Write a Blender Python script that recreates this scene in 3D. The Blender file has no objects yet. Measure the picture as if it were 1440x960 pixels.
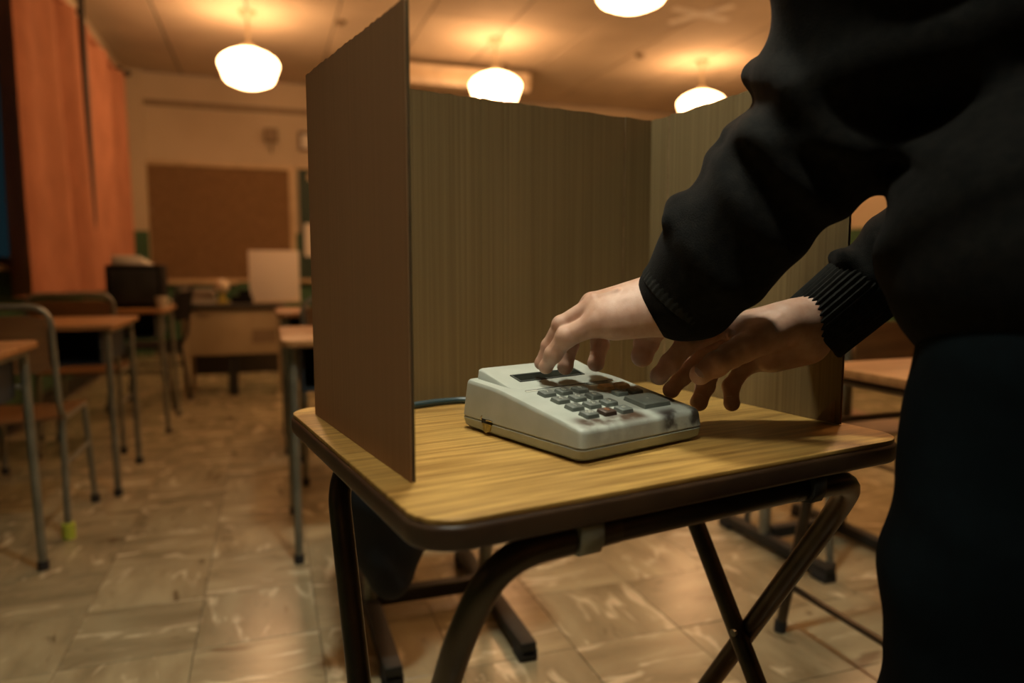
import bpy, bmesh, math, random
import numpy as np
from mathutils import Vector, Matrix

random.seed(7); rng = np.random.default_rng(7)
scn = bpy.context.scene
COL = scn.collection
PI = math.pi
R = math.radians

# ------------------------------------------------------------------ camera, world, exposure
cam_data = bpy.data.cameras.new('camera'); cam = bpy.data.objects.new('camera', cam_data); COL.objects.link(cam)
cam.location = (0, 0, 0.96)
cam.rotation_euler = (R(90 - 5.881), 0, R(-18.941))
cam_data.sensor_width = 36.0; cam_data.lens = 25.0
cam_data.clip_start = 0.02
cam_data.dof.use_dof = True; cam_data.dof.focus_distance = 0.95; cam_data.dof.aperture_fstop = 2.0
scn.camera = cam
world = bpy.data.worlds.new('world'); scn.world = world; world.use_nodes = True
bgn = world.node_tree.nodes['Background']
bgn.inputs[0].default_value = (0.10, 0.24, 0.30, 1); bgn.inputs[1].default_value = 0.05      # dusk sky outside the windows
vs = scn.view_settings
vs.view_transform = 'Standard'; vs.look = 'None'; vs.gamma = 1.0; vs.use_curve_mapping = False
vs.exposure = 0.0
scn.cycles.use_denoising = True
scn.cycles.max_bounces = 8; scn.cycles.diffuse_bounces = 4
scn.cycles.sample_clamp_indirect = 6.0
LAMP_WARM = (1.0, 0.52, 0.235); LAMP_WARM_POWER = 18.5
LAMP_KEY = (1.0, 0.95, 0.76); LAMP_KEY_POWER = 250.0; LAMP_FILL_POWER = 175.0

# ------------------------------------------------------------------ materials
def _lin(c): return (c[0], c[1], c[2], 1.0)
def mat(name, c1, c2=None, rough=.5, scale=(8, 8, 8), detail=3.0, lo=.35, hi=.65, bump=0.0, bump_scale=None, metal=0.0,
        spec=.5, rnd=0.0, sheen=0.0, sss=0.0, coords='Object', coat=0.0):
    m = bpy.data.materials.new(name); m.use_nodes = True
    nt = m.node_tree; N = nt.nodes; L = nt.links
    b = N['Principled BSDF']
    b.inputs['Roughness'].default_value = rough; b.inputs['Metallic'].default_value = metal
    b.inputs['Specular IOR Level'].default_value = spec
    if sheen: b.inputs['Sheen Weight'].default_value = sheen
    if coat: b.inputs['Coat Weight'].default_value = coat
    if sss:
        b.inputs['Subsurface Weight'].default_value = sss
        b.inputs['Subsurface Radius'].default_value = (.006, .002, .001); b.inputs['Subsurface Scale'].default_value = 1.0
    tc = N.new('ShaderNodeTexCoord'); mp = N.new('ShaderNodeMapping'); mp.inputs['Scale'].default_value = scale
    L.new(tc.outputs[coords], mp.inputs[0])
    oi = None
    if rnd or coords == 'Object':
        oi = N.new('ShaderNodeObjectInfo')
        ad = N.new('ShaderNodeVectorMath'); ad.operation = 'MULTIPLY_ADD'
        L.new(oi.outputs['Random'], ad.inputs[0]); ad.inputs[1].default_value = (17, 31, 9); L.new(mp.outputs[0], ad.inputs[2])
        vec = ad.outputs[0]
    else: vec = mp.outputs[0]
    nz = N.new('ShaderNodeTexNoise'); nz.inputs['Scale'].default_value = 1.0; nz.inputs['Detail'].default_value = detail
    L.new(vec, nz.inputs['Vector'])
    rp = N.new('ShaderNodeValToRGB'); rp.color_ramp.elements[0].position = lo; rp.color_ramp.elements[1].position = hi
    c2 = c2 or tuple(x * .82 for x in c1)
    rp.color_ramp.elements[0].color = _lin(c2); rp.color_ramp.elements[1].color = _lin(c1)
    L.new(nz.outputs[0], rp.inputs[0])
    out = rp.outputs[0]
    if rnd:
        hs = N.new('ShaderNodeHueSaturation'); mr = N.new('ShaderNodeMapRange')
        mr.inputs[3].default_value = 1 - rnd; mr.inputs[4].default_value = 1 + rnd
        L.new(oi.outputs['Random'], mr.inputs[0]); L.new(mr.outputs[0], hs.inputs['Value']); L.new(out, hs.inputs['Color'])
        out = hs.outputs[0]
    L.new(out, b.inputs['Base Color'])
    if bump:
        bp = N.new('ShaderNodeBump'); bp.inputs['Strength'].default_value = bump; bp.inputs['Distance'].default_value = .002
        if bump_scale:
            mp2 = N.new('ShaderNodeMapping'); mp2.inputs['Scale'].default_value = bump_scale; L.new(tc.outputs[coords], mp2.inputs[0])
            n2 = N.new('ShaderNodeTexNoise'); n2.inputs['Scale'].default_value = 1.0; n2.inputs['Detail'].default_value = 3
            L.new(mp2.outputs[0], n2.inputs['Vector']); L.new(n2.outputs[0], bp.inputs['Height'])
        else: L.new(nz.outputs[0], bp.inputs['Height'])
        L.new(bp.outputs[0], b.inputs['Normal'])
    m['out'] = 0
    return m
def add_mask(m, colour, fn):
    """mix a stain colour into a material; fn(N, L, texcoord) returns a factor socket"""
    nt = m.node_tree; N = nt.nodes; L = nt.links; b = N['Principled BSDF']
    src = b.inputs['Base Color'].links[0].from_socket
    tc = [n for n in N if n.type == 'TEX_COORD'][0]
    f = fn(N, L, tc)
    mx = N.new('ShaderNodeMix'); mx.data_type = 'RGBA'
    L.new(f, mx.inputs['Factor']); L.new(src, mx.inputs['A']); mx.inputs['B'].default_value = _lin(colour)
    L.new(mx.outputs['Result'], b.inputs['Base Color'])
def emit(name, c, power, top=None):
    m = bpy.data.materials.new(name); m.use_nodes = True
    nt = m.node_tree; N = nt.nodes; L = nt.links
    N.remove(N['Principled BSDF']); e = N.new('ShaderNodeEmission'); e.inputs[0].default_value = _lin(c)
    L.new(e.outputs[0], N['Material Output'].inputs[0])
    if top is None: e.inputs[1].default_value = power
    else:                                                    # shoulder glow set apart from the bowl, tuned to light the ceiling
        tc = N.new('ShaderNodeTexCoord'); sp = N.new('ShaderNodeSeparateXYZ'); mr = N.new('ShaderNodeMapRange')
        L.new(tc.outputs['Object'], sp.inputs[0]); L.new(sp.outputs[2], mr.inputs[0])
        mr.inputs[1].default_value = -.42; mr.inputs[2].default_value = -.34; mr.inputs[3].default_value = power; mr.inputs[4].default_value = power * top
        L.new(mr.outputs[0], e.inputs[1])
    return m

M = {}
M['ceiling'] = mat('ceiling_board', (.62, .52, .38), (.52, .43, .31), .85, (1.5, 1.5, 1.5), rnd=.06)
M['wall'] = mat('cream_wall_paint', (.56, .47, .33), (.47, .39, .27), .7, (1.2, 1.2, 1.2), 5)
M['green_wall'] = mat('green_wall_paint', (.045, .12, .055), (.032, .09, .04), .55, (2, 2, 2))
M['floor_base'] = mat('floor_adhesive', (.10, .08, .05), (.07, .055, .035), .8)
def floor_mat(name, ang):
    m = mat(name, (.40, .355, .22), (.23, .19, .11), .24, (3.5, 10, 1), 7, .32, .66, bump=.12, rnd=.10, spec=.5, coords='Object')
    N = m.node_tree.nodes; L = m.node_tree.links
    mp = [n for n in N if n.type == 'MAPPING'][0]; mp.inputs['Scale'].default_value = (10, 3.5, 1) if ang else (3.5, 10, 1)
    b = N['Principled BSDF']; src = b.inputs['Base Color'].links[0].from_socket
    # pale and dark marbling streaks
    add = [n for n in N if n.type == 'VECT_MATH'][0]
    n2 = N.new('ShaderNodeTexNoise'); n2.inputs['Scale'].default_value = 1.6; n2.inputs['Detail'].default_value = 6; n2.inputs['Distortion'].default_value = .8
    L.new(add.outputs[0], n2.inputs['Vector'])
    r2 = N.new('ShaderNodeValToRGB'); e = r2.color_ramp.elements; e[0].position = .58; e[0].color = (0, 0, 0, 1); e[1].position = .68; e[1].color = (1, 1, 1, 1)
    L.new(n2.outputs[0], r2.inputs[0])
    mx = N.new('ShaderNodeMix'); mx.data_type = 'RGBA'; L.new(r2.outputs[0], mx.inputs['Factor']); L.new(src, mx.inputs['A']); mx.inputs['B'].default_value = (.62, .55, .38, 1)
    r3 = N.new('ShaderNodeValToRGB'); e = r3.color_ramp.elements; e[0].position = .29; e[0].color = (1, 1, 1, 1); e[1].position = .38; e[1].color = (0, 0, 0, 1)
    L.new(n2.outputs[0], r3.inputs[0])
    mx2 = N.new('ShaderNodeMix'); mx2.data_type = 'RGBA'; L.new(r3.outputs[0], mx2.inputs['Factor']); L.new(mx.outputs['Result'], mx2.inputs['A']); mx2.inputs['B'].default_value = (.16, .12, .065, 1)
    L.new(mx2.outputs['Result'], b.inputs['Base Color'])
    return m
M['tile_a'] = floor_mat('vinyl_tile_lengthwise', 0.0); M['tile_b'] = floor_mat('vinyl_tile_crosswise', PI / 2)
M['oak'] = mat('oak_laminate', (.53, .325, .092), (.24, .13, .032), .36, (7, 110, 20), 7, .30, .66, bump=.06, spec=.45)
M['oak_edge'] = mat('brown_edge_band', (.062, .034, .017), (.04, .022, .012), .40, (20, 20, 20), 3)
M['leg_brown'] = mat('worn_bronze_tube', (.085, .068, .046), (.05, .04, .028), .34, (14, 14, 14), 5, metal=.75)
M['steel'] = mat('pale_painted_steel', (.25, .25, .20), (.17, .17, .135), .36, (15, 15, 15), 4, metal=.45)
M['dark_steel'] = mat('dark_steel', (.035, .035, .03), (.022, .022, .02), .5, (12, 12, 12), metal=.2, spec=.25)
M['rubber'] = mat('black_rubber', (.02, .02, .02), None, .8)
M['tennis'] = mat('yellow_green_felt', (.52, .60, .06), (.42, .5, .05), .95, (60, 60, 60))
M['school_wood'] = mat('school_plywood', (.36, .18, .065), (.25, .12, .04), .42, (4, 50, 20), 5)
M['chair_wood'] = mat('chair_plywood', (.20, .10, .035), (.14, .068, .024), .45, (5, 40, 40), 5)
M['navy'] = mat('navy_paint', (.012, .022, .032), (.008, .016, .024), .6, (10, 10, 10))
M['bag'] = mat('navy_bag_cloth', (.004, .007, .012), (.003, .005, .009), .85, (30, 30, 30), bump=.3)
def card(name, c1, c2, bumpx=420):
    m = mat(name, c1, c2, .82, (200, 200, 1.2), 3, .25, .78, bump=.28, bump_scale=(160, 160, .8), spec=.2)
    return m
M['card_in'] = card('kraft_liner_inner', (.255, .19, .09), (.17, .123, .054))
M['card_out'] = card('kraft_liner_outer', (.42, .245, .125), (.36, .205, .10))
M['card_core'] = mat('kraft_fluting', (.28, .19, .09), (.2, .13, .06), .9, (40, 40, 40))
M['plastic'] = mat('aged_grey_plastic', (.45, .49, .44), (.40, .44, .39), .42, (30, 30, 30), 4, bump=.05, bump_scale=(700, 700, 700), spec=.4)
M['plastic_low'] = mat('aged_grey_plastic_base', (.40, .44, .40), (.36, .40, .36), .45, (30, 30, 30), 4, bump=.05, bump_scale=(700, 700, 700), spec=.4)
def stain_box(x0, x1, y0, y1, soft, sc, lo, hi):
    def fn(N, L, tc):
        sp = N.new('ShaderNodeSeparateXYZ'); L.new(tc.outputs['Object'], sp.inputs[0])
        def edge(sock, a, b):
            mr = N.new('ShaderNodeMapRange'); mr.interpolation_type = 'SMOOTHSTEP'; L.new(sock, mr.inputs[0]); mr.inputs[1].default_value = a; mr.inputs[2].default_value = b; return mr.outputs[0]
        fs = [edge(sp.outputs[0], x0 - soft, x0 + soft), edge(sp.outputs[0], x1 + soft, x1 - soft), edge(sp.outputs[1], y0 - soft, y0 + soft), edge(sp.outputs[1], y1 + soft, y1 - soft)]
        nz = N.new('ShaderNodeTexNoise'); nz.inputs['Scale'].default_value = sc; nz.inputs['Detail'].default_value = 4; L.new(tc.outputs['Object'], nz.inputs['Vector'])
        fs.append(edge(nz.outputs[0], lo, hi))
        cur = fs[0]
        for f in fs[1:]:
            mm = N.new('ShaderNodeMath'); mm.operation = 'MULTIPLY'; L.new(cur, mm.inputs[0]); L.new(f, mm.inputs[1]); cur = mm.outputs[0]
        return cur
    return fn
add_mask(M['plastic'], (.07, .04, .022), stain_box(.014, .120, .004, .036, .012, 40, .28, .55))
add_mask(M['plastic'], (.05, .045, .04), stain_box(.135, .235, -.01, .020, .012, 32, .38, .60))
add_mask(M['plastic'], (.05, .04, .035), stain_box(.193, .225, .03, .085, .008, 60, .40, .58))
M['key_grey'] = mat('grey_key_plastic', (.135, .155, .135), (.11, .125, .11), .45, (80, 80, 80))
M['key_big'] = mat('large_grey_key_plastic', (.16, .18, .155), (.13, .145, .125), .45, (60, 60, 60))
M['key_cream'] = mat('cream_key_plastic', (.62, .48, .26), (.52, .40, .2), .45, (80, 80, 80))
M['key_burnt'] = mat('browned_key_plastic', (.075, .045, .03), (.05, .03, .02), .5, (80, 80, 80))
M['legend'] = mat('pale_key_legend', (.55, .56, .48), None, .6)
M['legend_o'] = mat('orange_key_legend', (.42, .16, .05), None, .6)
M['lcd'] = mat('dark_display_glass', (.012, .018, .016), None, .22, spec=.35)
M['lcd_frame'] = mat('dark_display_recess', (.05, .058, .05), None, .5)
M['slot_grey'] = mat('grey_name_plate', (.22, .23, .19), (.15, .16, .13), .5, (200, 200, 200))
M['chrome'] = mat('bright_metal', (.75, .73, .62), None, .25, metal=1.0)
M['brass'] = mat('dull_brass', (.45, .36, .12), (.2, .17, .06), .45, (120, 120, 120), metal=.6)
M['cable'] = mat('dark_blue_cable', (.02, .05, .06), None, .35)
M['skin'] = mat('skin', (.58, .37, .275), (.50, .295, .205), .48, (55, 55, 55), 4, bump=.10, bump_scale=(700, 700, 700), spec=.4, sss=.10)
M['nail'] = mat('finger_nail', (.66, .47, .40), None, .28, spec=.5)
M['knit'] = mat('black_sweatshirt_fleece', (.0090, .0088, .0078), (.0042, .0048, .0047), .95, (90, 90, 90), 4, bump=.5, bump_scale=(700, 700, 700), spec=.1, sheen=.02)
M['rib'] = mat('black_ribbed_cuff', (.022, .022, .020), (.014, .015, .014), .95, (120, 120, 120), bump=.3, bump_scale=(900, 900, 900), spec=.1)
M['jeans'] = mat('dark_teal_trousers', (.0018, .0052, .0072), (.0013, .0038, .0054), .9, (60, 60, 60), bump=.3, bump_scale=(600, 600, 600), spec=.1)
M['hair'] = mat('dark_brown_hair', (.02, .013, .008), None, .6, (40, 40, 200), bump=.6)
M['shoe'] = mat('black_leather', (.015, .014, .013), None, .45)
M['eye'] = mat('eye_white', (.7, .68, .62), None, .2)
M['iris'] = mat('brown_iris', (.06, .03, .015), None, .2)
M['curtain'] = mat('orange_red_curtain', (.48, .215, .125), (.40, .175, .10), .85, (12, 12, 4), bump=.2, bump_scale=(300, 300, 300), spec=.15)
M['rod'] = mat('black_curtain_rod', (.02, .018, .015), None, .5)
M['cork'] = mat('brown_pin_board', (.225, .135, .06), (.18, .105, .045), .9, (30, 30, 30), 5)
M['pale_frame'] = mat('pale_wood_frame', (.60, .46, .28), (.50, .38, .22), .5, (8, 8, 8))
M['chalk'] = mat('green_chalkboard', (.018, .045, .028), (.014, .036, .022), .6, (3, 3, 3))
M['paper'] = mat('white_paper', (.74, .70, .62), (.68, .64, .56), .85, (5, 5, 5))
M['board_white'] = mat('white_board_sheet', (.86, .80, .72), (.82, .76, .68), .7, (3, 3, 3))
M['rail'] = mat('brown_conduit', (.26, .19, .11), None, .6)
M['sign_frame'] = mat('brown_picture_frame', (.13, .075, .035), None, .5)
M['black_box'] = mat('black_cabinet_plastic', (.007, .006, .005), None, .7, spec=.15)
M['desk_beige'] = mat('beige_desk_panel', (.42, .33, .20), (.35, .27, .155), .55, (5, 5, 5))
M['desk_dark'] = mat('dark_desk_top', (.05, .045, .035), None, .4)
M['book_grey'] = mat('grey_book_cover', (.36, .33, .27), (.28, .25, .2), .6, (20, 20, 20))
M['book_rust'] = mat('dull_book_cover', (.22, .17, .12), None, .6)
M['yellow'] = mat('yellow_plastic', (.42, .33, .05), None, .5)
M['cream'] = mat('cream_enamel', (.68, .58, .42), None, .35)
M['screen_case'] = mat('pale_screen_housing', (.66, .55, .40), None, .5)
M['fitter'] = mat('lamp_fitter', (.45, .36, .22), None, .45)
M['globe_warm'] = emit('warm_opal_globe', LAMP_WARM, LAMP_WARM_POWER, 1.15)
M['bulb_key'] = emit('bright_opal_bulb', LAMP_KEY, LAMP_KEY_POWER)
M['bulb_fill'] = emit('added_fill_bulb', LAMP_KEY, LAMP_FILL_POWER)  # bulb of the added fill pendant
M['shade'] = mat('added_enamel_shade', (.10, .10, .09), None, .5)  # unseen shade, added to narrow the light of both desk pendants
M['window_frame'] = mat('window_frame_paint', (.20, .19, .15), None, .5)
def glass():
    m = bpy.data.materials.new('window_glass'); m.use_nodes = True
    b = m.node_tree.nodes['Principled BSDF']; b.inputs['Transmission Weight'].default_value = 1; b.inputs['Roughness'].default_value = .02; b.inputs['IOR'].default_value = 1.05
    b.inputs['Base Color'].default_value = (.9, .95, .95, 1)
    return m
M['glass'] = glass()
M['tape'] = mat('pale_masking_tape', (.92, .86, .74), None, .7)
M['tape_brown'] = mat('book_spine_rust', (.25, .09, .04), None, .6)

# ------------------------------------------------------------------ mesh helpers
def link(name, me, m=None, parent=None):
    o = bpy.data.objects.new(name, me); COL.objects.link(o)
    if m is not None: me.materials.append(M[m] if isinstance(m, str) else m)
    if parent is not None: o.parent = parent
    return o
def tag(o, label=None, cat=None, group=None, kind=None):
    if label: o['label'] = label
    if cat: o['category'] = cat
    if group: o['group'] = group
    if kind: o['kind'] = kind
    return o
def thing(name, label, cat, loc=(0, 0, 0), rz=0.0, group=None):
    o = bpy.data.objects.new(name, None); COL.objects.link(o); o.location = loc; o.rotation_euler = (0, 0, rz)
    o.empty_display_size = .05
    return tag(o, label, cat, group)
class MB:
    """collects vertices and faces; build() links them as one mesh object"""
    def __init__(s): s.v = []; s.f = []
    def add(s, vs, fs):
        n = len(s.v); s.v += [tuple(map(float, p)) for p in vs]; s.f += [tuple(i + n for i in f) for f in fs]; return s
    def box(s, x0, x1, y0, y1, z0, z1):
        vs = [(x, y, z) for z in (z0, z1) for y in (y0, y1) for x in (x0, x1)]
        return s.add(vs, [(0, 2, 3, 1), (4, 5, 7, 6), (0, 1, 5, 4), (2, 6, 7, 3), (0, 4, 6, 2), (1, 3, 7, 5)])
    def prism(s, pts, z0, z1):
        n = len(pts)
        vs = [(x, y, z0) for x, y in pts] + [(x, y, z1) for x, y in pts]
        return s.add(vs, [tuple(range(n))[::-1], tuple(range(n, 2 * n))] + [(i, (i + 1) % n, n + (i + 1) % n, n + i) for i in range(n)])
    def tube(s, path, r, n=10, caps=True):
        P = [Vector(p) for p in path]; k = len(P)
        rs = r if isinstance(r, (list, tuple)) else [r] * k
        T = []
        for i in range(k):
            a = P[max(0, i - 1)]; b = P[min(k - 1, i + 1)]; T.append((b - a).normalized())
        up = Vector((0, 0, 1)) if abs(T[0].z) < .9 else Vector((1, 0, 0))
        nrm = T[0].cross(up).normalized(); vs = []
        for i in range(k):
            nrm = (nrm - T[i] * nrm.dot(T[i])).normalized(); bn = T[i].cross(nrm)
            for j in range(n):
                a = 2 * PI * j / n; vs.append(P[i] + (nrm * math.cos(a) + bn * math.sin(a)) * rs[i])
        fs = [(i * n + j, i * n + (j + 1) % n, (i + 1) * n + (j + 1) % n, (i + 1) * n + j) for i in range(k - 1) for j in range(n)]
        if caps: fs += [tuple(range(n))[::-1], tuple(range((k - 1) * n, k * n))]
        return s.add(vs, fs)
    def lathe(s, prof, n=24, c=(0, 0, 0)):
        vs = [(c[0] + r * math.cos(2 * PI * j / n), c[1] + r * math.sin(2 * PI * j / n), c[2] + z) for r, z in prof for j in range(n)]
        k = len(prof)
        fs = [(i * n + j, i * n + (j + 1) % n, (i + 1) * n + (j + 1) % n, (i + 1) * n + j) for i in range(k - 1) for j in range(n)]
        fs += [tuple(range(n))[::-1], tuple(range((k - 1) * n, k * n))]
        return s.add(vs, fs)
    def build(s, name, m, parent=None, smooth=False, bevel=0.0, seg=2):
        me = bpy.data.meshes.new(name); me.from_pydata(s.v, [], s.f)
        bm = bmesh.new(); bm.from_mesh(me); bmesh.ops.recalc_face_normals(bm, faces=bm.faces)
        if bevel:
            es = [e for e in bm.edges if len(e.link_faces) == 2 and e.calc_face_angle(0) > .6]
            bmesh.ops.bevel(bm, geom=es, offset=bevel, segments=seg, profile=.5, affect='EDGES', clamp_overlap=True)
        for e in bm.edges: e.smooth = not (len(e.link_faces) == 2 and e.calc_face_angle(0) > .65)
        if smooth or bevel:
            for f in bm.faces: f.smooth = True
        bm.to_mesh(me); bm.free()
        return link(name, me, m, parent)
def fillet(pts, r, n=6):
    P = [Vector(p) for p in pts]; out = [P[0]]
    for i in range(1, len(P) - 1):
        a = (P[i - 1] - P[i]); b = (P[i + 1] - P[i]); d = min(r, a.length * .49, b.length * .49)
        p0 = P[i] + a.normalized() * d; p1 = P[i] + b.normalized() * d
        for k in range(n + 1):
            t = k / n; out.append(p0 * (1 - t) ** 2 + P[i] * 2 * t * (1 - t) + p1 * t * t)
    out.append(P[-1]); return out
def rrect(x0, x1, y0, y1, r, n=6):
    out = []
    for cx, cy, a0 in ((x1 - r, y0 + r, -PI / 2), (x1 - r, y1 - r, 0), (x0 + r, y1 - r, PI / 2), (x0 + r, y0 + r, PI)):
        for k in range(n + 1):
            a = a0 + PI / 2 * k / n; out.append((cx + r * math.cos(a), cy + r * math.sin(a)))
    return out
def dup(root, loc=None, rz=None, **kw):
    c = root.copy(); COL.objects.link(c)
    if loc is not None: c.location = loc
    if rz is not None: c.rotation_euler = (0, 0, rz)
    for k, v in kw.items(): c[k] = v
    for ch in root.children:
        d = ch.copy(); COL.objects.link(d); d.parent = c
        for g in ch.children:
            e = g.copy(); COL.objects.link(e); e.parent = d
    return c
def dist_mat(o):  # unused parent inverse keeps child coordinates local
    return o

# ------------------------------------------------------------------ signed-distance surfaces (for the figure and soft things)
class SDF:
    def __init__(s, lo, hi, h):
        s.h = h; s.lo = np.array(lo, np.float32)
        s.n = np.ceil((np.array(hi) - np.array(lo)) / h).astype(int) + 1
        s.F = np.full(s.n, 0.2, np.float32)
    def win(s, lo, hi):
        a = np.clip(np.floor((np.array(lo) - s.lo) / s.h).astype(int), 0, s.n - 1); b = np.clip(np.ceil((np.array(hi) - s.lo) / s.h).astype(int) + 1, 1, s.n)
        sl = tuple(slice(int(p), int(q)) for p, q in zip(a, b))
        ax = [s.lo[i] + s.h * np.arange(a[i], b[i], dtype=np.float32) for i in range(3)]
        return sl, ax[0][:, None, None], ax[1][None, :, None], ax[2][None, None, :]
    def comb(s, sl, d, k, sub=False):
        f = s.F[sl]
        if sub:
            d = -d; hh = np.maximum(k - np.abs(f - d), 0) / max(k, 1e-6); s.F[sl] = np.maximum(f, d) + hh * hh * k * .25
        else:
            hh = np.maximum(k - np.abs(f - d), 0) / max(k, 1e-6); s.F[sl] = np.minimum(f, d) - hh * hh * k * .25
    def cone(s, a, b, ra, rb, k=.008, sub=False):
        a = np.array(a, float); b = np.array(b, float); m = max(ra, rb) + k * 1.5 + s.h * 3
        sl, X, Y, Z = s.win(np.minimum(a, b) - m, np.maximum(a, b) + m)
        ba = b - a; l2 = float(ba @ ba)
        px, py, pz = X - a[0], Y - a[1], Z - a[2]
        t = np.clip((px * ba[0] + py * ba[1] + pz * ba[2]) / l2, 0, 1)
        d = np.sqrt((px - t * ba[0]) ** 2 + (py - t * ba[1]) ** 2 + (pz - t * ba[2]) ** 2) - (ra + (rb - ra) * t)
        s.comb(sl, d.astype(np.float32), k, sub)
    def chain(s, pts, k=.008):
        for p, q in zip(pts[:-1], pts[1:]): s.cone(p[:3], q[:3], p[3], q[3], k)
    def ell(s, c, rad, k=.008, rot=None, sub=False):
        c = np.array(c, float); m = max(rad) + k * 1.5 + s.h * 3
        sl, X, Y, Z = s.win(c - m, c + m)
        X, Y, Z = X - c[0], Y - c[1], Z - c[2]
        if rot is not None:
            r = np.array(rot); X, Y, Z = (r[0][0] * X + r[0][1] * Y + r[0][2] * Z), (r[1][0] * X + r[1][1] * Y + r[1][2] * Z), (r[2][0] * X + r[2][1] * Y + r[2][2] * Z)
        k0 = np.sqrt((X / rad[0]) ** 2 + (Y / rad[1]) ** 2 + (Z / rad[2]) ** 2); k1 = np.sqrt((X / rad[0] ** 2) ** 2 + (Y / rad[1] ** 2) ** 2 + (Z / rad[2] ** 2) ** 2)
        s.comb(sl, (k0 * (k0 - 1) / np.maximum(k1, 1e-6)).astype(np.float32), k, sub)
    def grid(s):
        return [(s.lo[i] + s.h * np.arange(s.n[i], dtype=np.float32)).reshape([-1 if j == i else 1 for j in range(3)]) for i in range(3)]
    def mesh(s, name):
        F = s.F; h = s.h
        F[0] = F[-1] = .1; F[:, 0] = F[:, -1] = .1; F[:, :, 0] = F[:, :, -1] = .1
        ins = F < 0; c = [n - 1 for n in s.n]
        def cor(A, i, j, k): return A[i:c[0] + i, j:c[1] + j, k:c[2] + k]
        cnt = sum(cor(ins, i, j, k).astype(np.int8) for i in (0, 1) for j in (0, 1) for k in (0, 1))
        act = (cnt > 0) & (cnt < 8); idx = np.argwhere(act); n = len(idx)
        vid = np.full(act.shape, -1, np.int64); vid[act] = np.arange(n)
        acc = np.zeros((n, 3)); num = np.zeros(n)
        I, J, K = idx.T
        for ax in range(3):
            o1, o2 = [a for a in range(3) if a != ax]
            for p in (0, 1):
                for q in (0, 1):
                    off = [0, 0, 0]; off[o1] = p; off[o2] = q
                    A = F[I + off[0], J + off[1], K + off[2]]; off2 = list(off); off2[ax] = 1
                    B = F[I + off2[0], J + off2[1], K + off2[2]]
                    x = (A < 0) != (B < 0); t = np.where(x, A / np.where(x, A - B, 1), 0)
                    pos = np.zeros((n, 3)); pos[:, o1] = p; pos[:, o2] = q; pos[:, ax] = t
                    acc += pos * x[:, None]; num += x
        V = (idx + acc / np.maximum(num, 1)[:, None]) * h + s.lo
        quads = []
        for ax in range(3):
            o1, o2 = [(1, 2), (2, 0), (0, 1)][ax]
            sl0 = [slice(1, -1)] * 3; sl0[ax] = slice(0, -1); sl1 = list(sl0); sl1[ax] = slice(1, None)
            a = ins[tuple(sl0)]; b = ins[tuple(sl1)]
            e = np.argwhere(a != b); flip = a[tuple(e.T)]
            base = e.copy()
            for d in range(3):
                if d != ax: base[:, d] += 1
            def g(d1, d2):
                q = base.copy(); q[:, o1] -= d1; q[:, o2] -= d2; return vid[q[:, 0], q[:, 1], q[:, 2]]
            Q = np.stack([g(1, 1), g(0, 1), g(0, 0), g(1, 0)], 1)
            Q[~flip] = Q[~flip][:, ::-1]; quads.append(Q)
        Q = np.concatenate(quads); Q = Q[(Q >= 0).all(1)]
        return V, Q
def mesh_from(name, V, Q, passes=1):
    V = V.copy()
    for _ in range(passes):                                   # light Laplacian smoothing
        acc = np.zeros_like(V); num = np.zeros(len(V))
        for a in range(4):
            i, j = Q[:, a], Q[:, (a + 1) % 4]
            np.add.at(acc, i, V[j]); np.add.at(num, i, 1); np.add.at(acc, j, V[i]); np.add.at(num, j, 1)
        V = V * .5 + .5 * acc / np.maximum(num, 1)[:, None]
    me = bpy.data.meshes.new(name)
    me.vertices.add(len(V)); me.vertices.foreach_set('co', V.astype(np.float32).ravel())
    me.loops.add(Q.size); me.loops.foreach_set('vertex_index', Q.astype(np.int32).ravel())
    me.polygons.add(len(Q)); me.polygons.foreach_set('loop_start', np.arange(0, Q.size, 4, dtype=np.int32))
    me.polygons.foreach_set('loop_total', np.full(len(Q), 4, np.int32))
    me.polygons.foreach_set('use_smooth', np.ones(len(Q), bool))
    me.update(calc_edges=True); me.validate()
    return me

# ------------------------------------------------------------------ the room
XL, XR, YF, YB, ZC = -1.50, 5.80, 8.90, -3.20, 3.10
floor = tag(MB().box(XL, XR, YB, YF, -.06, -.004).build('floor', 'floor_base'), 'floor of pale marbled vinyl tiles', kind='structure')
TS = .305
tile_me = {}
for key in 'ab':
    b = MB(); r = TS / 2 - .0009
    b.add([(-r, -r, -.004), (r, -r, -.004), (r, r, -.004), (-r, r, -.004), (-r, -r, -.0008), (r, -r, -.0008), (r, r, -.0008), (-r, r, -.0008),
           (-r + .0012, -r + .0012, 0), (r - .0012, -r + .0012, 0), (r - .0012, r - .0012, 0), (-r + .0012, r - .0012, 0)],
          [(0, 1, 5, 4), (1, 2, 6, 5), (2, 3, 7, 6), (3, 0, 4, 7), (4, 5, 9, 8), (5, 6, 10, 9), (6, 7, 11, 10), (7, 4, 8, 11), (8, 9, 10, 11)])
    o = b.build('tile', 'tile_' + key); tile_me[key] = o.data; bpy.data.objects.remove(o)
fwd = Vector((math.sin(R(18.941)), math.cos(R(18.941)), 0)); rgt = Vector((fwd.y, -fwd.x, 0))
cells = []
nx0, nx1 = int(math.floor(XL / TS)), int(math.ceil(XR / TS)); ny0, ny1 = int(math.floor(YB / TS)), int(math.ceil(YF / TS))
for i in range(nx0, nx1):
    for j in range(ny0, ny1):
        cx, cy = (i + .5) * TS + .10, (j + .5) * TS + .05
        if not (XL + .15 < cx < XR - .15 and YB + .15 < cy < YF - .15): continue
        d = cx * fwd.x + cy * fwd.y; l = cx * rgt.x + cy * rgt.y
        vis = d > 1.35 and abs(l) < .75 * d + .2
        cells.append((0 if vis else 1, d if vis else abs(d), i, j, cx, cy))
cells.sort()
rest = {'a': MB(), 'b': MB()}
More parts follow.
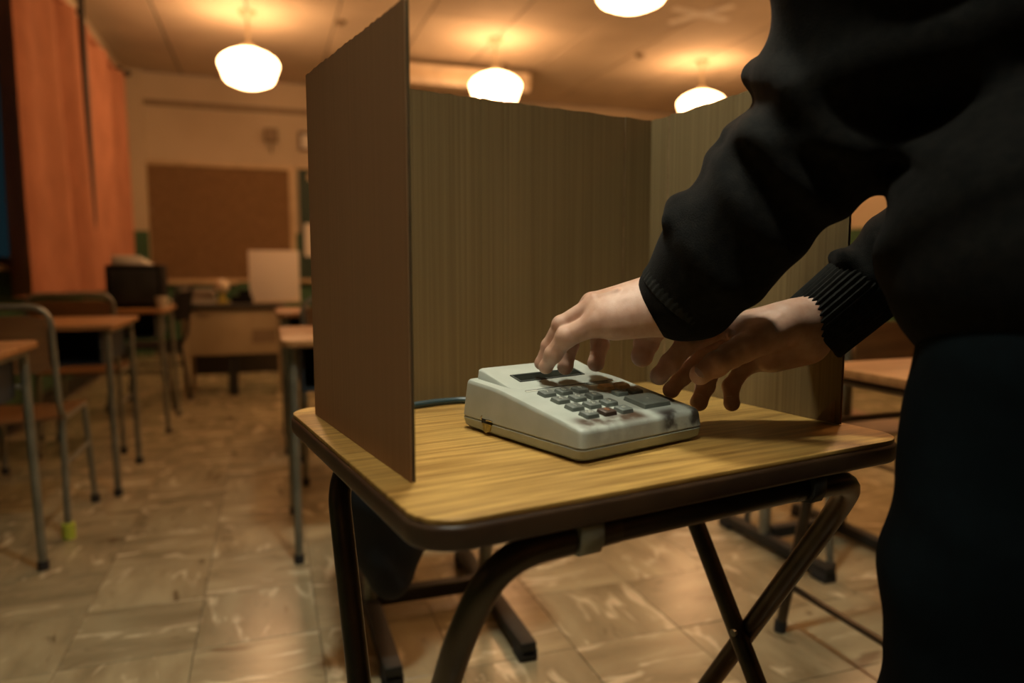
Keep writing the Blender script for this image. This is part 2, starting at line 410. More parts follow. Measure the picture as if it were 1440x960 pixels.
for n, (nv, d, i, j, cx, cy) in enumerate(cells):
    key = 'a' if (i + j) % 2 == 0 else 'b'
    if n < 300:
        o = bpy.data.objects.new('tile', tile_me[key]); COL.objects.link(o); o.parent = floor; o.location = (cx, cy, random.uniform(-.0003, .0003))
    else:
        h = TS / 2 - .0009; rest[key].box(cx - h, cx + h, cy - h, cy + h, -.004, 0)
for key in 'ab': tag(rest[key].build('tile_field', 'tile_' + key, floor), kind='stuff')

ceil = tag(MB().box(XL, XR, YB, YF, ZC + .012, ZC + .08).build('ceiling', 'dark_steel'), 'cream panelled ceiling with long seams', kind='structure')
b = MB(); PW, PL = .73, 2.70
b.add([(-PW / 2 + .006, -PL / 2 + .002, .012), (PW / 2 - .006, -PL / 2 + .002, .012), (PW / 2 - .006, PL / 2 - .002, .012), (-PW / 2 + .006, PL / 2 - .002, .012),
       (-PW / 2 + .006, -PL / 2 + .002, .004), (PW / 2 - .006, -PL / 2 + .002, .004), (PW / 2 - .006, PL / 2 - .002, .004), (-PW / 2 + .006, PL / 2 - .002, .004),
       (-PW / 2 + .012, -PL / 2 + .004, 0), (PW / 2 - .012, -PL / 2 + .004, 0), (PW / 2 - .012, PL / 2 - .004, 0), (-PW / 2 + .012, PL / 2 - .004, 0)],
      [(0, 4, 5, 1), (1, 5, 6, 2), (2, 6, 7, 3), (3, 7, 4, 0), (4, 8, 9, 5), (5, 9, 10, 6), (6, 10, 11, 7), (7, 11, 8, 4), (8, 11, 10, 9)])
pan0 = b.build('ceiling_panel', 'ceiling'); pme = pan0.data; bpy.data.objects.remove(pan0)
for i in range(10):
    for j in range(5):
        o = bpy.data.objects.new('ceiling_panel', pme); COL.objects.link(o); o.parent = ceil
        o.location = (-.82 - PW / 2 + PW * i, YF - .02 - PL / 2 - PL * j, ZC)
        if i == 0: o.scale.x = .86; o.location.x += .045

def wall(name, boxes, wains, label):
    m = MB()
    for q in boxes: m.box(*q)
    o = tag(m.build(name, 'wall'), label, kind='structure')
    m = MB()
    for q in wains: m.box(*q)
    m.build('wainscot', 'green_wall', o); return o
WZ = 1.37
wf = wall('wall_front', [(XL, XR, YF, YF + .15, 0, ZC)], [(-1.22, XR, YF - .012, YF, 0, WZ)], 'cream front wall above a dark green dado')
pil = MB().box(XL, -1.22, YF - .10, YF, 0, ZC).build('pilaster', 'wall', wf); MB().box(XL, -1.215, YF - .112, YF - .10, 0, WZ).build('pilaster_dado', 'green_wall', pil)
wall('wall_right', [(XR, XR + .15, YB, YF, 0, ZC)], [(XR - .012, XR, YB, YF, 0, WZ)], 'cream right wall above a dark green dado')
wall('wall_back', [(XL, XR, YB - .15, YB, 0, ZC)], [(XL, XR, YB, YB + .012, 0, WZ)], 'cream rear wall above a dark green dado')
WINS = [(-1.8, .4), (1.1, 3.3), (3.8, 6.0), (6.4, 8.0)]; W0, W1 = .98, 2.72
bx = [(XL - .15, XL, YB, YF, 0, W0), (XL - .15, XL, YB, YF, W1, ZC)]; yy = YB
for a, c in WINS: bx.append((XL - .15, XL, yy, a, W0, W1)); yy = c
bx.append((XL - .15, XL, yy, YF, W0, W1))
wl = wall('wall_left', bx, [(XL, XL + .012, YB, YF - .1, 0, W0 - .02)], 'cream window wall on the left above a dark green dado')
for k, (a, c) in enumerate(WINS):
    w = tag(bpy.data.objects.new('window_%d' % (k + 1), None), 'dark classroom window showing dusk outside', kind='structure'); COL.objects.link(w); w.location = (XL - .08, (a + c) / 2, W0)
    hw = (c - a) / 2; hh = W1 - W0; f = MB()
    f.box(-.04, .04, -hw, hw, 0, .05).box(-.04, .04, -hw, hw, hh - .05, hh).box(-.04, .04, -hw, -hw + .05, .05, hh - .05).box(-.04, .04, hw - .05, hw, .05, hh - .05)
    f.box(-.03, .03, -.025, .025, .05, hh - .05).box(-.03, .03, -hw + .05, hw - .05, 1.16, 1.20); f.build('window_frame', 'window_frame', w)
    for s in (-1, 1):
        y0, y1 = (-hw + .05, -.025) if s < 0 else (.025, hw - .05)
        MB().box(-.004, .004, y0, y1, .05, 1.16).build('pane', 'glass', w); MB().box(-.004, .004, y0, y1, 1.20, hh - .05).build('pane', 'glass', w)
    MB().box(0, .16, -hw - .03, hw + .03, -.035, 0).build('window_sill', 'pale_frame', w)
tag(MB().box(-1.22, XR, YF - .03, YF - .012, 0, .11).build('baseboard_front', 'dark_steel'), 'dark baseboard along the front wall', kind='structure')
tag(MB().box(XL + .012, XL + .03, YB, YF - .112, 0, .11).build('baseboard_left', 'dark_steel'), 'dark baseboard along the window wall', kind='structure')
tag(MB().box(XL, XL + .11, YB, YF - .1, ZC - .17, ZC).build('trim_1', 'wall', bevel=.01), 'cream boxed cornice above the curtain', kind='structure')
tag(MB().box(-1.22, XR, YF - .03, YF, 2.745, 2.80).build('trim_2', 'rail'), 'brown rail running along the front wall below the ceiling', kind='structure')

# things on the front wall
t = thing('notice_board', 'large brown pin board in a pale wood frame on the front wall', 'notice board', (-.46, YF, .81))
MB().box(-.77, .77, -.03, -.001, .02, 1.30).build('board_surface', 'cork', t)
f = MB().box(-.80, .795, -.05, 0, 1.29, 1.335); f.box(-.80, -.755, -.05, 0, 0, 1.29).box(.74, .80, -.05, 0, 0, 1.29).box(-.80, .80, -.045, 0, -.01, .025); f.build('frame', 'pale_frame', t, bevel=.004)
MB().box(-.66, .14, -.10, -.03, -.03, .0).build('chalk_tray', 'pale_frame', t, bevel=.004)
t = thing('chalkboard', 'dark green chalkboard right of the brown pin board', 'chalkboard', (1.42, YF, .82))
MB().box(-1.03, 1.08, -.035, -.001, .02, 1.31).build('writing_surface', 'chalk', t)
MB().box(-1.05, 1.10, -.045, -.001, 1.30, 1.33).box(1.08, 1.10, -.045, -.001, 0, 1.3).build('frame', 'pale_frame', t)
MB().box(-1.05, 1.10, -.11, -.001, -.03, .012).build('chalk_tray', 'pale_frame', t, bevel=.004)
tag(MB().box(.435, .72, YF - .042, YF - .037, 1.10, 1.485).build('notice_sheet', 'paper'), 'white paper sheet pinned low on the green chalkboard', 'paper')
m = MB(); m.add([(.53 + .045 * math.cos(a), YF - .060 + dz, 2.025 + .05 * math.sin(a)) for dz in (0, .022) for a in [2 * PI * k / 18 for k in range(18)]], [tuple(range(18)), tuple(range(18, 36))] + [(k, (k + 1) % 18, 18 + (k + 1) % 18, 18 + k) for k in range(18)])
tag(m.build('magnet', 'pale_frame', bevel=.004), 'small round pale magnet near the top of the green chalkboard', 'magnet')
t = thing('wall_sign', 'small pale sign in a brown frame above the chalkboard', 'sign', (.56, YF, 2.44))
MB().box(-.13, .13, -.02, -.001, -.08, .08).build('sign_face', 'paper', t); f = MB().box(-.16, .16, -.035, 0, .08, .112); f.box(-.16, .16, -.035, 0, -.112, -.08).box(-.16, -.13, -.035, 0, -.08, .08).box(.13, .16, -.035, 0, -.08, .08); f.build('frame', 'sign_frame', t)
t = thing('wall_speaker', 'small shadowy brown bracket box on the wall above the pin board', 'wall box', (.10, YF, 2.47))
MB().box(-.075, .075, -.09, 0, -.06, .09).build('speaker_box', 'rail', t, bevel=.012); MB().tube(fillet([(0, -.04, -.05), (0, -.04, -.15), (0, -.002, -.17)], .03), .012).build('bracket', 'rail', t)
t = thing('wall_hook', 'small dark hook plate on the wall left of the pin board', 'hook', (-1.19, YF - .0, 1.53))
MB().box(-.028, .028, -.02, 0, -.12, .12).build('plate', 'rail', t, bevel=.006); MB().tube(fillet([(0, -.02, .05), (0, -.07, .04), (0, -.08, .09)], .02), .010).build('hook', 'rail', t)
t = thing('projection_screen', 'long pale pull-down screen case hanging under the ceiling behind the booth', 'projection screen', (1.95, 7.35, 2.92))
MB().box(-.85, .75, -.07, .07, -.11, .09).build('housing', 'screen_case', t, bevel=.02); MB().box(-.84, .74, -.085, -.07, -.03, .0).build('front_lip', 'pale_frame', t)
for x in (-.86, .75): MB().box(x, x + .012, -.078, .078, -.12, .1).build('end_cap', 'rail', t, bevel=.004)
for x in (-.6, .5): MB().box(x - .02, x + .02, -.02, .02, .08, .18).build('bracket', 'rail', t)
t = thing('ceiling_tape', 'crossed strips of pale tape stuck on the ceiling', 'tape', (3.55, 5.42, ZC))
for k, a in enumerate((R(10), R(-62))):
    o = MB().box(-.30, .30, -.045, .045, -.003 - .001 * k, -.001 * k).build('tape_strip', 'tape', t); o.rotation_euler = (0, 0, a)
for k, (x, y) in enumerate(((.676, 6.59), (3.634, 6.60))):
    o = tag(MB().lathe([(.05, 0), (.05, -.012), (.03, -.035)], 14).build('ceiling_rose', 'rail', smooth=True), ('small dark ceiling fitting just left of the booth top', 'small dark ceiling fitting left of the rightmost globe lamp')[k], 'ceiling fitting', 'small ceiling fittings'); o.location = (x, y, ZC)

# pendant lamps
GP = [(.060, -.31), (.10, -.318), (.165, -.345), (.215, -.378), (.240, -.412), (.243, -.43), (.236, -.455), (.215, -.51), (.200, -.555), (.185, -.575), (.150, -.592), (.10, -.612), (.05, -.624), (.012, -.628)]
def lamp(x, y, m, label):
    t = thing('pendant_lamp', label, 'lamp', (x, y, ZC), group='schoolhouse globe lamps on the ceiling')
    MB().lathe([(.075, 0), (.075, -.012), (.05, -.035), (.022, -.06)], 18).build('canopy', 'fitter', t, smooth=True)
    MB().tube([(0, 0, -.05), (0, 0, -.27)], .011, 8).build('stem', 'fitter', t, smooth=True)
    MB().lathe([(.02, -.255), (.045, -.27), (.066, -.285), (.066, -.318)], 18).build('fitter', 'fitter', t, smooth=True)
    MB().lathe(GP, 28).build('globe', m, t, smooth=True)
    return t
lamp(-.085, 6.6, 'globe_warm', 'glowing white globe lamp left of the tall cardboard panel')
lamp(2.10, 6.6, 'globe_warm', 'glowing white globe lamp half hidden by the middle cardboard panel')
lamp(4.36, 6.6, 'globe_warm', 'glowing white globe lamp over the right cardboard panel beside the sleeve')
lamp(2.09, 3.92, 'globe_warm', 'nearer globe lamp cut by the top edge, only its bottom tip showing')
lamp(4.36, 3.92, 'globe_warm', 'globe lamp of the middle row hidden behind the person')
lamp(2.10, 1.20, 'globe_warm', 'globe lamp of the near row hanging beyond the person, out of the picture above')
lamp(.45, 3.92, 'globe_warm', 'globe lamp of the middle row hidden above the left cardboard panel, out of the picture')
def added_shade_lamp(x, y, m, depth, label):  # deep shade added to keep the light on the desk
    t = thing('pendant_lamp', label, 'lamp', (x, y, ZC), group='pendants with added shades over the voting desk')
    MB().lathe([(.06, 0), (.06, -.012), (.02, -.05)], 18).build('canopy', 'fitter', t, smooth=True)
    MB().tube([(0, 0, -.04), (0, 0, -.30)], .008, 8).build('stem', 'fitter', t, smooth=True)
    b = MB(); n = 28; pr = [(.03, -.28), (.06, -.29), (.115, -.33), (.19, -.42), (.20, -.45 - depth), (.196, -.45 - depth), (.186, -.42), (.111, -.334), (.056, -.295), (.026, -.285)]
    vs = [(r_ * math.cos(2 * PI * k / n), r_ * math.sin(2 * PI * k / n), z) for r_, z in pr for k in range(n)]
    b.add(vs, [(i_ * n + k, i_ * n + (k + 1) % n, ((i_ + 1) % len(pr)) * n + (k + 1) % n, ((i_ + 1) % len(pr)) * n + k) for i_ in range(len(pr)) for k in range(n)]).build('lamp_shade', 'shade', t, smooth=True)
    MB().lathe([(.012, -.335)] + [(.10 * math.sin(PI * k / 12), -.44 + .10 * math.cos(PI * k / 12)) for k in range(1, 12)] + [(.012, -.5395)], 20).build('bulb', m, t, smooth=True)
added_shade_lamp(.06, .22, 'bulb_fill', .30, 'added grey-shaded fill pendant between camera and voting desk, out of the picture above')  # added fill lamp out of view, lifts the keypad and back panel
added_shade_lamp(.34, 1.13, 'bulb_key', .20, 'bright pendant with added grey shade over the voting desk, out of the picture above')  # key lamp over the desk, its shade added to cut spill on walls

# curtains
def curtain(y0, y1, label, seed, zb0, zb1, freq):
    rr = random.Random(seed); n = int((y1 - y0) * 110); nz = 10; vs = []; ph = rr.uniform(0, 6)
    for side in (0, 1):
        for i in range(n + 1):
            s = i / n; y = y0 + (y1 - y0) * s
            w = math.sin(freq * y + ph + .7 * math.sin(1.9 * y)) + .25 * math.sin(freq * 2.3 * y + ph * 2)
            for k in range(nz + 1):
                f = k / nz; zb = zb0 + (zb1 - zb0) * s + .012 * math.sin(freq * y + 1)
                amp = .075 + .025 * f
                vs.append((.012 + amp * w + (.004 if side else 0) + .03 * (f ** 2) * math.sin(1.3 * y), y + .01 * math.sin(5 * f + 3 * y), 2.80 - (2.80 - zb) * f))
    N = (n + 1) * (nz + 1); fs = []
    for i in range(n):
        for k in range(nz):
            a = i * (nz + 1) + k; b_ = a + nz + 1
            fs.append((a, b_, b_ + 1, a + 1)); fs.append((N + a, N + a + 1, N + b_ + 1, N + b_))
    for i in range(n):
        for k in (0, nz):
            a = i * (nz + 1) + k; b_ = a + nz + 1; fs.append((a, N + a, N + b_, b_) if k else (a, b_, N + b_, N + a))
    for i in (0, n):
        for k in range(nz):
            a = i * (nz + 1) + k; fs.append((a, a + 1, N + a + 1, N + a) if i else (a, N + a, N + a + 1, a + 1))
    t = thing('curtain', label, 'curtain', (-1.33, 0, 0), group='orange curtains on the window wall')
    MB().add(vs, fs).build('drape', 'curtain', t, smooth=True)
    MB().box(-.035, .055, y0 + .02, y1 - .02, 2.795, 2.835).build('heading_tape', 'curtain', t, bevel=.006)
curtain(4.64, 6.12, 'nearer orange-red pleated curtain at the left picture edge', 3, .80, .79, 9.5)
curtain(6.10, 8.20, 'farther orange-red pleated curtain hanging next to the front wall', 8, .79, .755, 8)
t = thing('curtain_rod', 'black curtain rod above the orange curtains', 'curtain rod', (-1.25, 6.3, 2.868))
MB().tube([(0, -2.2, 0), (0, 1.88, 0)], .022, 10).build('rod', 'rod', t, smooth=True)
for y in (-1.6, 0, 1.6): MB().box(-.21, .0, y - .015, y + .015, -.012, .012).build('bracket', 'rod', t)
MB().lathe([(.022, 0), (.034, .01), (.034, .04), (.012, .055)], 12, (0, 0, 0)).build('finial', 'rod', t, smooth=True).location = (0, 1.88, 0)
t.children[-1].rotation_euler = (-PI / 2, 0, 0)

# ------------------------------------------------------------------ school furniture
def desk(name, label, x0, x1, y0, y1, z, leg='steel', splay=.0, group='student desks', box=True, bar=False, topm='school_wood', feet=True):
    cx, cy = (x0 + x1) / 2, (y0 + y1) / 2; a, d = (x1 - x0) / 2, (y1 - y0) / 2
    t = thing(name, label, 'desk', (cx, cy, 0), group=group)
    MB().prism(rrect(-a, a, -d, d, .035), z - .022, z).build('tabletop', topm, t, bevel=.004)
    for sx in (-1, 1):
        for sy in (-1, 1):
            lx, ly = sx * (a - .035), sy * (d - .05); fx, fy = lx + sx * splay, ly + sy * splay
            lg = MB().tube([(lx, ly, z - .022), (fx, fy, .012)], .0135, 10).build('leg', leg, t, smooth=True)
            if feet: MB().tube([(fx - sx * splay * .03, fy, .03), (fx, fy, 0)], .0165, 10).build('foot_cap', 'rubber', lg, smooth=True)
        MB().tube([(sx * (a - .035), -d + .05, z - .035), (sx * (a - .035), d - .05, z - .035)], .011, 8).build('side_rail', leg, t, smooth=True)
        if bar: MB().tube([(sx * (a - .035 + splay * .82), -d + .05 - splay * .8, .13), (sx * (a - .035 + splay * .82), d - .05 + splay * .8, .13)], .009, 8).build('stretcher', leg, t, smooth=True)
    MB().tube([(-a + .035, d - .05, z - .14), (a - .035, d - .05, z - .14)], .009, 8).build('rear_rail', leg, t, smooth=True)
    if box:
        b = MB().box(-a + .06, a - .06, -d + .05, d - .06, z - .17, z - .160).box(-a + .06, -a + .068, -d + .05, d - .06, z - .16, z - .024).box(a - .068, a - .06, -d + .05, d - .06, z - .16, z - .024).box(-a + .06, a - .06, d - .068, d - .06, z - .16, z - .024)
        b.build('book_box', 'navy', t)
    return t
def chair(name, label, loc, rz=0.0, group='school chairs', metal='steel', wood='chair_wood', tennis=False):
    """faces local +Y; origin on the floor under the middle of the seat"""
    t = thing(name, label, 'chair', (loc[0], loc[1], 0), rz, group)
    W, D2 = .19, .19; sh = .44
    # seat: slightly dished plywood
    vs = []; fs = []; n = 6
    for side in (0, 1):
        for i in range(n + 1):
            for j in range(n + 1):
                x = -W + 2 * W * i / n; y = -D2 + 2 * D2 * j / n
                dip = -.010 * (1 - (x / W) ** 2) - (.018 * max(0, (y / D2 - .6)) ** 1.5)
                vs.append((x, y, sh + dip - (.011 if side else 0)))
    N = (n + 1) ** 2
    for i in range(n):
        for j in range(n):
            a = i * (n + 1) + j; fs.append((a, a + n + 1, a + n + 2, a + 1)); fs.append((N + a, N + a + 1, N + a + n + 2, N + a + n + 1))
    rim = [i * (n + 1) for i in range(n + 1)] + [n * (n + 1) + j for j in range(1, n + 1)] + [i * (n + 1) + n for i in range(n - 1, -1, -1)] + [j for j in range(n - 1, 0, -1)]
    for k in range(len(rim)): p, q = rim[k], rim[(k + 1) % len(rim)]; fs.append((p, q, N + q, N + p))
    MB().add(vs, fs).build('seat', wood, t, smooth=True)
    # back rest: curved ply between the uprights
    vs = []; fs = []; n = 8
    for side in (0, 1):
        for i in range(n + 1):
            x = -W + .012 + 2 * (W - .012) * i / n; c = .022 * (1 - (x / W) ** 2)
            for k in range(5):
                z = .60 + .20 * k / 4; rr = 0 if 0 < i < n else .012 * (1 if k in (0, 4) else 0)
                vs.append((x, -D2 - .025 - (z - .44) * .13 - c + (.010 if side else 0), z + (rr if k == 0 else -rr if k == 4 else 0)))
    N = (n + 1) * 5
    for i in range(n):
        for k in range(4):
            a = i * 5 + k; fs.append((a, a + 1, a + 6, a + 5)); fs.append((N + a, N + a + 5, N + a + 6, N + a + 1))
        for k in (0, 4): a = i * 5 + k; fs.append((a, a + 5, N + a + 5, N + a))
    for i in (0, n):
        for k in range(4): a = i * 5 + k; fs.append((a, a + 1, N + a + 1, N + a))
    MB().add(vs, fs).build('backrest', wood, t, smooth=True)
    by = lambda z: -D2 - .012 - (z - .44) * .13
    MB().tube(fillet([(-W, -D2 + .04, sh - .02), (-W, by(.44), .47), (-W, by(.83), .83), (W, by(.83), .83), (W, by(.44), .47), (W, -D2 + .04, sh - .02)], .07), .0115, 10).build('back_frame', metal, t, smooth=True)
    for sx in (-1, 1):
        for sy in (-1, 1):
            top = (sx * (W - .005), sy * (D2 - .03), sh - .016); bot = (sx * (W + .005), sy * (D2 + .02) , .012)
            lg = MB().tube([top, bot], .0115, 10).build('leg', metal, t, smooth=True)
            tn = tennis and sx == 1 and sy == -1
            c = MB().tube([(bot[0], bot[1], .035 if not tn else .055), (bot[0], bot[1], 0)], .016 if not tn else .021, 10).build('foot_cap', 'tennis' if tn else 'rubber', lg, smooth=True)
            if tn: c['label'] = 'yellow-green felt foot cap'
        MB().tube([(sx * W, -D2 + .0, .26), (sx * W, D2 - .0, .26)], .008, 8).build('side_stretcher', metal, t, smooth=True)
        MB().tube([(sx * (W - .005), -D2 + .03, sh - .018), (sx * (W - .005), D2 - .03, sh - .018)], .010, 8).build('seat_rail', metal, t, smooth=True)
    return t
# left of the aisle
desk('student_desk', 'nearest left student desk, wood top cut by the left picture edge', -1.34, -.685, 2.05, 2.60, .735, splay=.012)
chair('school_chair', 'wooden school chair with bent tube back and one yellow-green foot at the left edge', (-.895, 3.05), 0, tennis=True)
desk('student_desk', 'second left student desk with wood top, in front of the tube-backed chair', -1.22, -.60, 3.28, 3.90, .73, splay=.008)
chair('school_chair', 'wooden school chair whose seat shows between the legs of the second left desk', (-.93, 4.30), 0, wood='chair_wood')
desk('student_desk', 'third left student desk carrying the black cabinet box', -1.24, -.56, 4.50, 5.08, .725, splay=.02)
chair('school_chair', 'dark chair squeezed between the third left desk and the beige teacher desk', (-.80, 5.50), R(80), metal='dark_steel', wood='black_box')
t = thing('storage_box', 'black cabinet box standing on the third left desk by the curtain', 'box', (-.735, 4.79, .725))
MB().box(-.15, .145, -.13, .15, 0, .255).build('case', 'black_box', t, bevel=.012); MB().box(-.125, .12, -.134, -.126, .03, .225).build('front_panel', 'dark_steel', t, bevel=.004)
MB().lathe([(.012, 0), (.012, .012)], 10).build('knob', 'dark_steel', t).location = (.125, -.13, .05)
for k in range(4):
    o = tag(MB().box(-.10 + .004 * k, .09 - .01 * k, -.09, .09, 0, .013).build('paper_stack', 'paper', bevel=.003), ('bottom bundle of cream papers on the black cabinet box', 'second bundle of cream papers from the bottom on the black cabinet box', 'third bundle of cream papers from the bottom on the black cabinet box', 'topmost bundle of cream papers on the black cabinet box')[k], 'papers', 'paper bundles on the black box')
    o.location = (-.755 - .006 * k, 4.80, .98 + .0135 * k); o.rotation_euler = (0, 0, R(4 * k - 5))
def cup(x, y, z, label, m='cream'):
    t = thing('cup', label, 'cup', (x, y, z))
    MB().lathe([(.022, 0), (.030, .035), (.034, .07), (.031, .07), (.027, .035), (.018, .006)], 18).build('cup_body', m, t, smooth=True)
    MB().tube(fillet([(.03, 0, .055), (.055, 0, .05), (.052, 0, .025), (.028, 0, .02)], .015), .004, 8).build('handle', m, t, smooth=True)
cup(-.585, 4.58, .725, 'small cream cup on the right front corner of the third left desk')
t = thing('bowl', 'small pale round bowl left of the black cabinet box', 'bowl', (-.965, 4.72, .725)); MB().lathe([(.028, 0), (.04, .006), (.058, .05), (.055, .05), (.036, .012)], 20).build('bowl_body', 'cream', t, smooth=True); MB().lathe([(.03, 0), (.03, -.0005)], 16).build('foot_ring', 'cream', t)
# beyond the aisle, left of the booth
desk('student_desk', 'first desk right of the aisle, half hidden by the cardboard booth', .035, .68, 2.30, 2.90, .735, leg='steel', splay=.0)
t = desk('student_desk', 'second desk right of the aisle, a sliver of wood top behind the chair back', .04, .68, 3.75, 4.32, .735)
chair('school_chair', 'chair with plain wood back between the two desks right of the aisle', (.33, 3.42), 0)
rb = [('book_grey', .16, .035), ('book_rust', .15, .03), ('paper', .15, .025)]
for k, (m, w, h) in enumerate(rb):
    t = thing('book', ('grey book lying at the bottom of the pile on the chair right of the aisle', 'brown book in the middle of the pile on the chair right of the aisle', 'white book on top of the pile on the chair right of the aisle')[k], 'book', (.25, 3.34, sum(q[2] for q in rb[:k]) + .441), R(6 * k - 4), 'books on the chair seat right of the aisle')
    MB().box(-w / 2, w / 2, -.1, .1, 0, .003).box(-w / 2, w / 2, -.1, .1, h - .003, h).box(-w / 2, -w / 2 + .003, -.1, .1, .003, h - .003).build('cover', m, t); MB().box(-w / 2 + .004, w / 2 - .006, -.096, .096, .0031, h - .0031).build('pages', 'paper', t)
# teacher's desk
t = thing('teacher_desk', 'beige front-panelled teacher desk with dark top before the pin board', 'desk', (-.25, 5.95, 0))
MB().prism(rrect(-.37, .37, -.28, .32, .02), .655, .695).build('desktop', 'desk_dark', t, bevel=.005)
MB().box(-.335, .335, -.255, -.235, .315, .655).build('modesty_panel', 'desk_beige', t, bevel=.004)
for x in (-.335, .335):
    for y in (-.25, .28): MB().box(x - .018, x + .018, y - .018, y + .018, 0, .655).build('leg', 'desk_beige', t, bevel=.004)
MB().box(-.05, .02, -.235, -.20, .0, .315).build('centre_support', 'dark_steel', t); MB().box(-.32, .32, .26, .275, .10, .62).build('back_panel', 'desk_dark', t)
m = MB(); m.add([(-.2 + .055 * math.cos(a), -.2555 + d_, .635 + .045 * math.sin(a)) for d_ in (-.006, .004) for a in [PI + PI * k / 10 for k in range(11)]], [tuple(range(11)), tuple(range(11, 22))] + [(k, (k + 1) % 11, 11 + (k + 1) % 11, 11 + k) for k in range(11)]); m.build('drawer_pull', 'rail', t)
m = MB(); m.prism([(.13, -.2575), (.30, -.2575), (.30, -.2553), (.13, -.2553)], .40, .50); m.build('worn_patch', 'rail', t)
zz = .695
for k, (m, h, w, lab) in enumerate((('book_grey', .045, .25, 'grey book at the bottom of the pile on the teacher desk'), ('book_rust', .035, .235, 'dull brown book second in the pile on the teacher desk'), ('book_grey', .03, .22, 'thin grey book on top of the pile on the teacher desk'))):
    t = thing('book', lab, 'book', (-.49, 5.86, zz), R(5 - 6 * k), 'books on the teacher desk'); zz += h
    MB().box(-w / 2, w / 2, -.09, .09, 0, .004).box(-w / 2, w / 2, -.09, .09, h - .004, h).box(-w / 2, w / 2, -.09, -.085, .004, h - .004).build('cover', m, t); MB().box(-w / 2 + .005, w / 2 - .005, -.084, .085, .0041, h - .0041).build('pages', 'paper', t)
t = thing('desk_globe', 'small pale round ornament on a yellow base beside the book pile', 'ornament', (-.325, 5.85, .695))
MB().lathe([(.045, 0), (.045, .015), (.02, .03), (.018, .08)], 16).build('base', 'yellow', t, smooth=True)
MB().lathe([(.008, .075)] + [(.052 * math.sin(PI * k / 10), .13 - .055 * math.cos(PI * k / 10)) for k in range(1, 10)] + [(.008, .185)], 18).build('ball', 'cream', t, smooth=True)
t = thing('desk_caddy', 'low black caddy between the round ornament and the white board', 'caddy', (-.18, 5.83, .695))
MB().box(-.085, .075, -.05, .05, 0, .055).build('tray', 'black_box', t, bevel=.008); MB().box(-.03, .06, -.04, .045, .055, .10).build('lid', 'black_box', t, bevel=.008)
t = thing('display_board', 'blank white board propped upright on the right of the teacher desk', 'board', (.055, 5.80, .695), R(-2))
o = MB().box(-.185, .185, -.008, .008, .012, .40).build('sheet', 'board_white', t, bevel=.004); MB().box(-.19, .19, -.02, .03, 0, .012).build('foot_strip', 'pale_frame', t)
# desks with floor bars behind the voting desk
def bar_desk(label, xl, xr, y0, y1, ty0, ty1, z):
    cx = (xl + xr) / 2; w = (xr - xl) / 2
    t = thing('bar_foot_desk', label, 'desk', (cx, (y0 + y1) / 2, 0), group='desks on bar feet'); h = (y1 - y0) / 2; c = (y0 + y1) / 2
    MB().prism(rrect(-w - .05, w + .05, ty0 - c, ty1 - c, .03), z - .025, z).build('tabletop', 'school_wood', t, bevel=.004)
    for s in (-1, 1):
        b = MB().box(s * w - .022, s * w + .022, -h, h, .012, .05).build('foot_bar', 'dark_steel', t, bevel=.006)
        for sy in (-1, 1): MB().box(s * w - .024, s * w + .024, sy * (h - .03) - .03, sy * (h - .03) + .03, 0, .03).build('end_cap', 'rubber', b, bevel=.004)
        MB().tube(fillet([(s * w, .04, .045), (s * w, .04, z - .10), (s * w, (ty0 + ty1) / 2 - c, z - .025)], .06), .02, 10).build('post', 'steel', t, smooth=True)
    MB().box(-w + .02, w - .02, .02, .06, .03, .07).build('cross_bar', 'dark_steel', t, bevel=.005)
    MB().box(-w + .02, w - .02, .0, .03, z - .14, z - .05).build('apron', 'navy', t)
bar_desk('desk on floor bars with the navy bag hanging at it, under the voting desk', .245, .576, 1.55, 2.20, 1.56, 1.98, .70)
bar_desk('desk on floor bars standing behind the right cardboard panel', 1.60, 1.93, 1.66, 2.20, 1.80, 2.20, .70)
desk('student_desk', 'wood-topped student desk beside the person at the right', 1.30, 1.92, .92, 1.45, .72, splay=.075, leg='leg_brown', box=False, bar=True)
chair('school_chair', 'dark wooden chair back showing between booth and person at the right', (1.85, 1.93), 0)
# navy bag hanging from the bar desk
s = SDF((.10, 1.45, .10), (.44, 1.80, .72), .006)
s.cone((.255, 1.62, .24), (.25, 1.62, .42), .055, .075, .05); s.cone((.225, 1.62, .30), (.215, 1.62, .52), .045, .055, .05); s.cone((.30, 1.63, .33), (.28, 1.63, .50), .05, .05, .05)
gx, gy, gz = s.grid(); s.F += (.004 * np.sin(55 * gx + 20 * gz) * np.sin(30 * gz + 40 * gy)).astype(np.float32)
t = thing('school_bag', 'navy cloth bag hanging under the voting desk corner at its left', 'bag', (.25, 1.62, .18))
V, Q = s.mesh('bag'); o = link('bag_body', mesh_from('bag_body', V - np.array([.25, 1.62, .18]), Q, 2), 'bag', t)
MB().tube(fillet([(-.05, 0, .30), (-.06, 0, .47), (-.01, .02, .50), (.04, .02, .47), (.04, 0, .30)], .05), .009, 8).build('strap', 'bag', t, smooth=True)
MB().tube([(-.10, -.01, .40), (-.105, -.02, .31), (-.095, -.02, .27)], [.008, .016, .012], 10).build('side_tab', 'bag', t, smooth=True)

